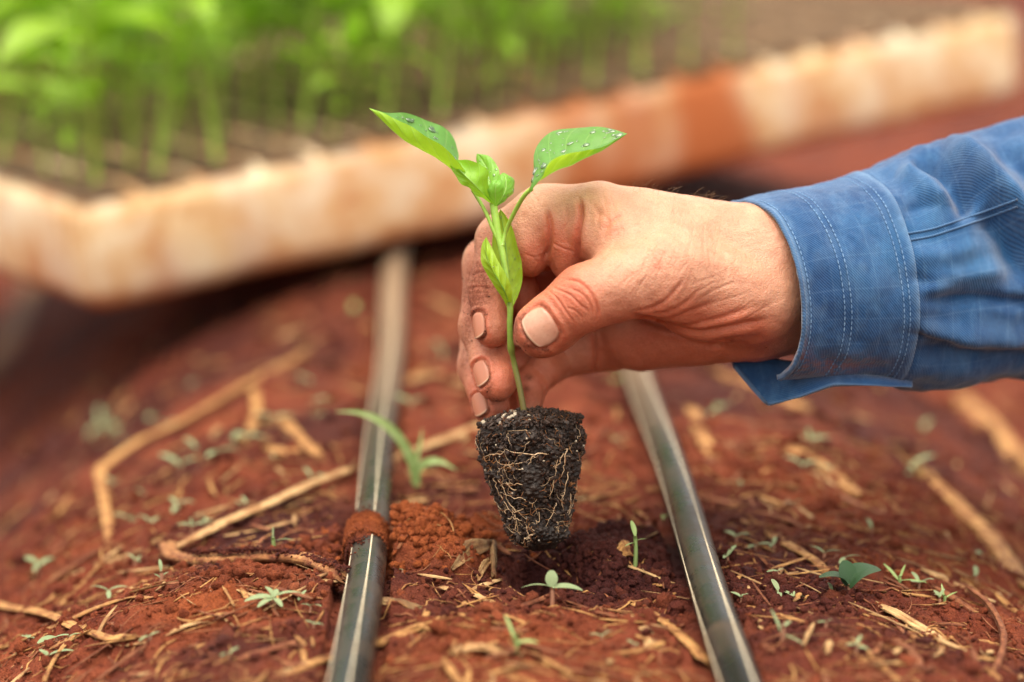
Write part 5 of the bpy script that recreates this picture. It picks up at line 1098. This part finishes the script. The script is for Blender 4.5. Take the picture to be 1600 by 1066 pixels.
weed(405, 862, 'withered reddish sprout beside the bright green stem', [('narrow', 20, 60, 40, 1), ('narrow', 14, 200, 20, .8)], 12, lm='straw_red')
for i, (x, y, L, az, c, lab) in enumerate([
 (300, 838, 34, 20, .8, 'leafy pale weed lying against the golden straw'), (325, 828, 26, 60, .7, 'pale weed just above the golden straw'), (235, 833, 30, 150, .7, 'blurred pale weed left of the golden straw'), (205, 822, 26, 200, .6, 'blurred pale weed beside the foot of the bent straw'), (278, 800, 28, 30, .6, 'blurred pale sprout right of the bent straw'),
 (385, 800, 20, 120, 0, 'tiny pale sprout above the middle of the golden straw'), (62, 895, 34, 60, .9, 'large blurred pale weed at the left edge'), (158, 675, 40, 40, .9, 'far blurred weed in the tray shade at left'), (340, 728, 34, 10, .8, 'blurred weed inside the bend of the long straw'), (282, 738, 34, 170, .9, 'blurred weed near the kink of the long straw'),
 (365, 700, 30, 80, .7, 'blurred weed under the middle of the long straw'), (430, 665, 32, 20, .7, 'blurred weed right of the upright stub'), (470, 600, 30, 100, .8, 'far blurred weed at the end of the long straw'), (552, 500, 34, 90, .9, 'far yellowish weed left of the hose near the tray'), (495, 660, 28, 160, .6, 'blurred weed left of the arching grass blade'),
 (640, 645, 34, 20, .7, 'far pale weed between left hose and fingertips'), (690, 560, 30, 120, .8, 'far pale weed left of the ring finger'), (670, 735, 22, 170, 0, 'small flat sprout under the grass seedling'), (965, 696, 24, 10, .4, 'pale sprout right of the top of the root plug'), (905, 790, 16, 20, 0, 'tiny sprout right of the middle of the root plug'),
 (960, 605, 22, 30, .9, 'far yellow green weed under the palm'), (1120, 655, 30, 20, .7, 'far pale weed right of the hose below the cuff'), (1265, 700, 36, 10, .9, 'far blurred weed below the flap of the cuff'), (1290, 695, 28, 90, .7, 'far blurred weed right below the cuff flap'), (1425, 740, 40, 20, .9, 'large blurred weed at the top of the broad right stalk'),
 (1532, 880, 24, 100, .8, 'blurred pale weed beside the broad right stalk'), (1157, 765, 14, 90, .9, 'pale sprout standing right of the right hose'), (1150, 850, 26, 140, .7, 'pale weed with drooping leaves at the right hose'), (1180, 862, 24, 330, .5, 'small weed next to the drooping one by the right hose'), (1240, 942, 26, 10, .6, 'weed with narrow leaves beyond the slender outer straw'),
 (1290, 990, 18, 160, .4, 'small grey sprout on dark soil at lower right'), (1215, 905, 18, 40, .4, 'grey sprout left of the orange straw stub'), (1300, 930, 18, 100, .5, 'grey sprout just left of the round dark leaves'), (88, 1010, 34, 20, .5, 'grey green weed behind the thin leaning stalk'), (45, 1012, 30, 100, .6, 'grey green weed at the left edge near the bottom'),
 (75, 1045, 40, 10, .4, 'broad pale weed in the lower left corner'), (125, 1000, 20, 200, .4, 'small weed right of the thin leaning stalk'), (235, 1010, 26, 40, 0, 'pale sprout on the short curved straw'), (485, 955, 26, 330, 0, 'pale sprout close to the left hose near the bottom'), (470, 940, 16, 60, .6, 'tiny sprout above the one close to the left hose'),
 (490, 985, 18, 10, .4, 'small blurred sprout touching the left hose'), (358, 1035, 20, 30, .5, 'blurred sprout at the end of the dark straw'), (628, 902, 9, 90, .8, 'tiny two leaved sprout on the dry soil heap'), (1035, 820, 16, 40, .8, 'little green sprout against the right hose'), (940, 1005, 20, 20, .4, 'flat grey sprout at the bottom right of the centre'), (990, 1012, 16, 150, .4, 'flat grey sprout beside the blurred foreground straw')]):
    weed(x, y, lab, pair(L, az, 18, c), max(7, L*.35), 'weedgreen' if ('green sprout' in lab or 'yellow' in lab) else 'weed')
weed(862, 952, 'weed with two long leaves and a round one in front of the planting hole', [('narrow', 48, 172, 14, 1), ('narrow', 50, 5, 8, 1), ('round', 26, 95, 75, 1)], 36)
weed(992, 888, 'upright green sprout with three leaves left of the right hose', [('flat', 26, 110, 60, 1), ('flat', 18, 10, 15, .85), ('flat', 20, 215, 0, .8)], 52, sm='weedgreen', lm='weedgreen')
weed(806, 1022, 'blurred green sprout in the foreground below the hole', [('narrow', 36, 5, 15, .6), ('blade', 48, 130, 62, .6), ('narrow', 20, 200, 0, .1)], 30, sm='weedgreen', lm='weedgreen')
weed(1338, 1020, 'bright little sprout at the lower right', [('flat', 20, 60, 35, 1), ('flat', 18, 200, 10, 1), ('flat', 18, 345, 0, .7)], 12)
weed(1222, 1010, 'weak pale stalk drooping over below the slender outer straw', [('blade', 46, 120, 60, .4), ('blade', 42, 320, 0, .5), ('flat', 18, 30, 30, .9)], 30)
weed(1405, 915, 'bright green blurred grass tuft right of the round dark leaves', [('blade', 40, 130, 40, .4), ('blade', 44, 330, 15, .5), ('blade', 30, 60, 50, .5)], 14, lm='weedgreen', sm='weedgreen', cat='grass', name='grass_tuft')
weed(1475, 945, 'second small bright green tuft left of the looped root', [('blade', 26, 100, 60, .4), ('blade', 24, 20, 30, .5)], 12, lm='weedgreen', sm='weedgreen', cat='grass', name='grass_tuft')
weed(1325, 935, 'weed with round dark green leaves on the right slope', [('cup', 62, 10, 70, .8), ('cup', 52, 165, 60, .8), ('round', 40, 100, 70, .9)], 18, lm='darkleaf', sm='weedstem')
g = np.random.default_rng(77)
for i in range(34):
    left = i < 20; px_, py_ = (g.uniform(150, 500), g.uniform(590, 830)) if left else (g.uniform(1100, 1560), g.uniform(660, 1000)); L = g.uniform(14, 30); a_ = g.uniform(0, 180)
    weed(px_, py_, 'one of the small pale weeds scattered on the bed left of both hoses' if left else 'one of the small pale weeds scattered on the slope right of both hoses', pair(L, a_, g.uniform(5, 40), g.choice((0, .5, .9))), max(5, L*g.uniform(.2, .5)), group='small weeds left of the hoses' if left else 'small weeds right of the hoses')
# grass seedling with a long arching blade
gc = G(650, 768); gr = empty('grass_seedling', gc, 'grass seedling with one long blade arching over the left hose', 'grass')
def gblade(pts, w0, nm='blade'):
    b0 = np.array(gc); k = np.linalg.norm(b0-CAMP); wq = ZF-1000*float((b0-CAMP)@FW); p = cr(np.array([W_(J(x, y, wq+e)) for x, y, e in pts]), 26); t = np.linspace(0, 1, 26); wd = w0*np.interp(t, [0, .15, .6, 1], [.55, 1, .85, .05])
    tg = np.gradient(p, axis=0); tg /= np.linalg.norm(tg, axis=1)[:, None]; sd = np.cross(tg, (0, -.75, .45)); sd /= np.linalg.norm(sd, axis=1)[:, None]; nn_ = np.cross(sd, tg); u = np.linspace(-1, 1, 5)
    V = p[:, None] + sd[:, None]*(u*wd[:, None])[..., None] + nn_[:, None]*(.35*np.abs(u)*wd[:, None])[..., None]; wobj(nm, V.reshape(-1, 3), grid_faces(26, 5), M['weedgreen'], gr)
gblade([(650, 768, 0), (649, 740, 0), (640, 712, 2), (620, 680, 5), (592, 657, 8), (560, 645, 10), (524, 643, 12)], .0021)
gblade([(650, 764, 0), (652, 738, 1), (668, 722, 4), (690, 722, 6), (714, 735, 8)], .0017)
gblade([(649, 745, 0), (652, 715, -1), (657, 690, -1), (660, 668, -2)], .0009)
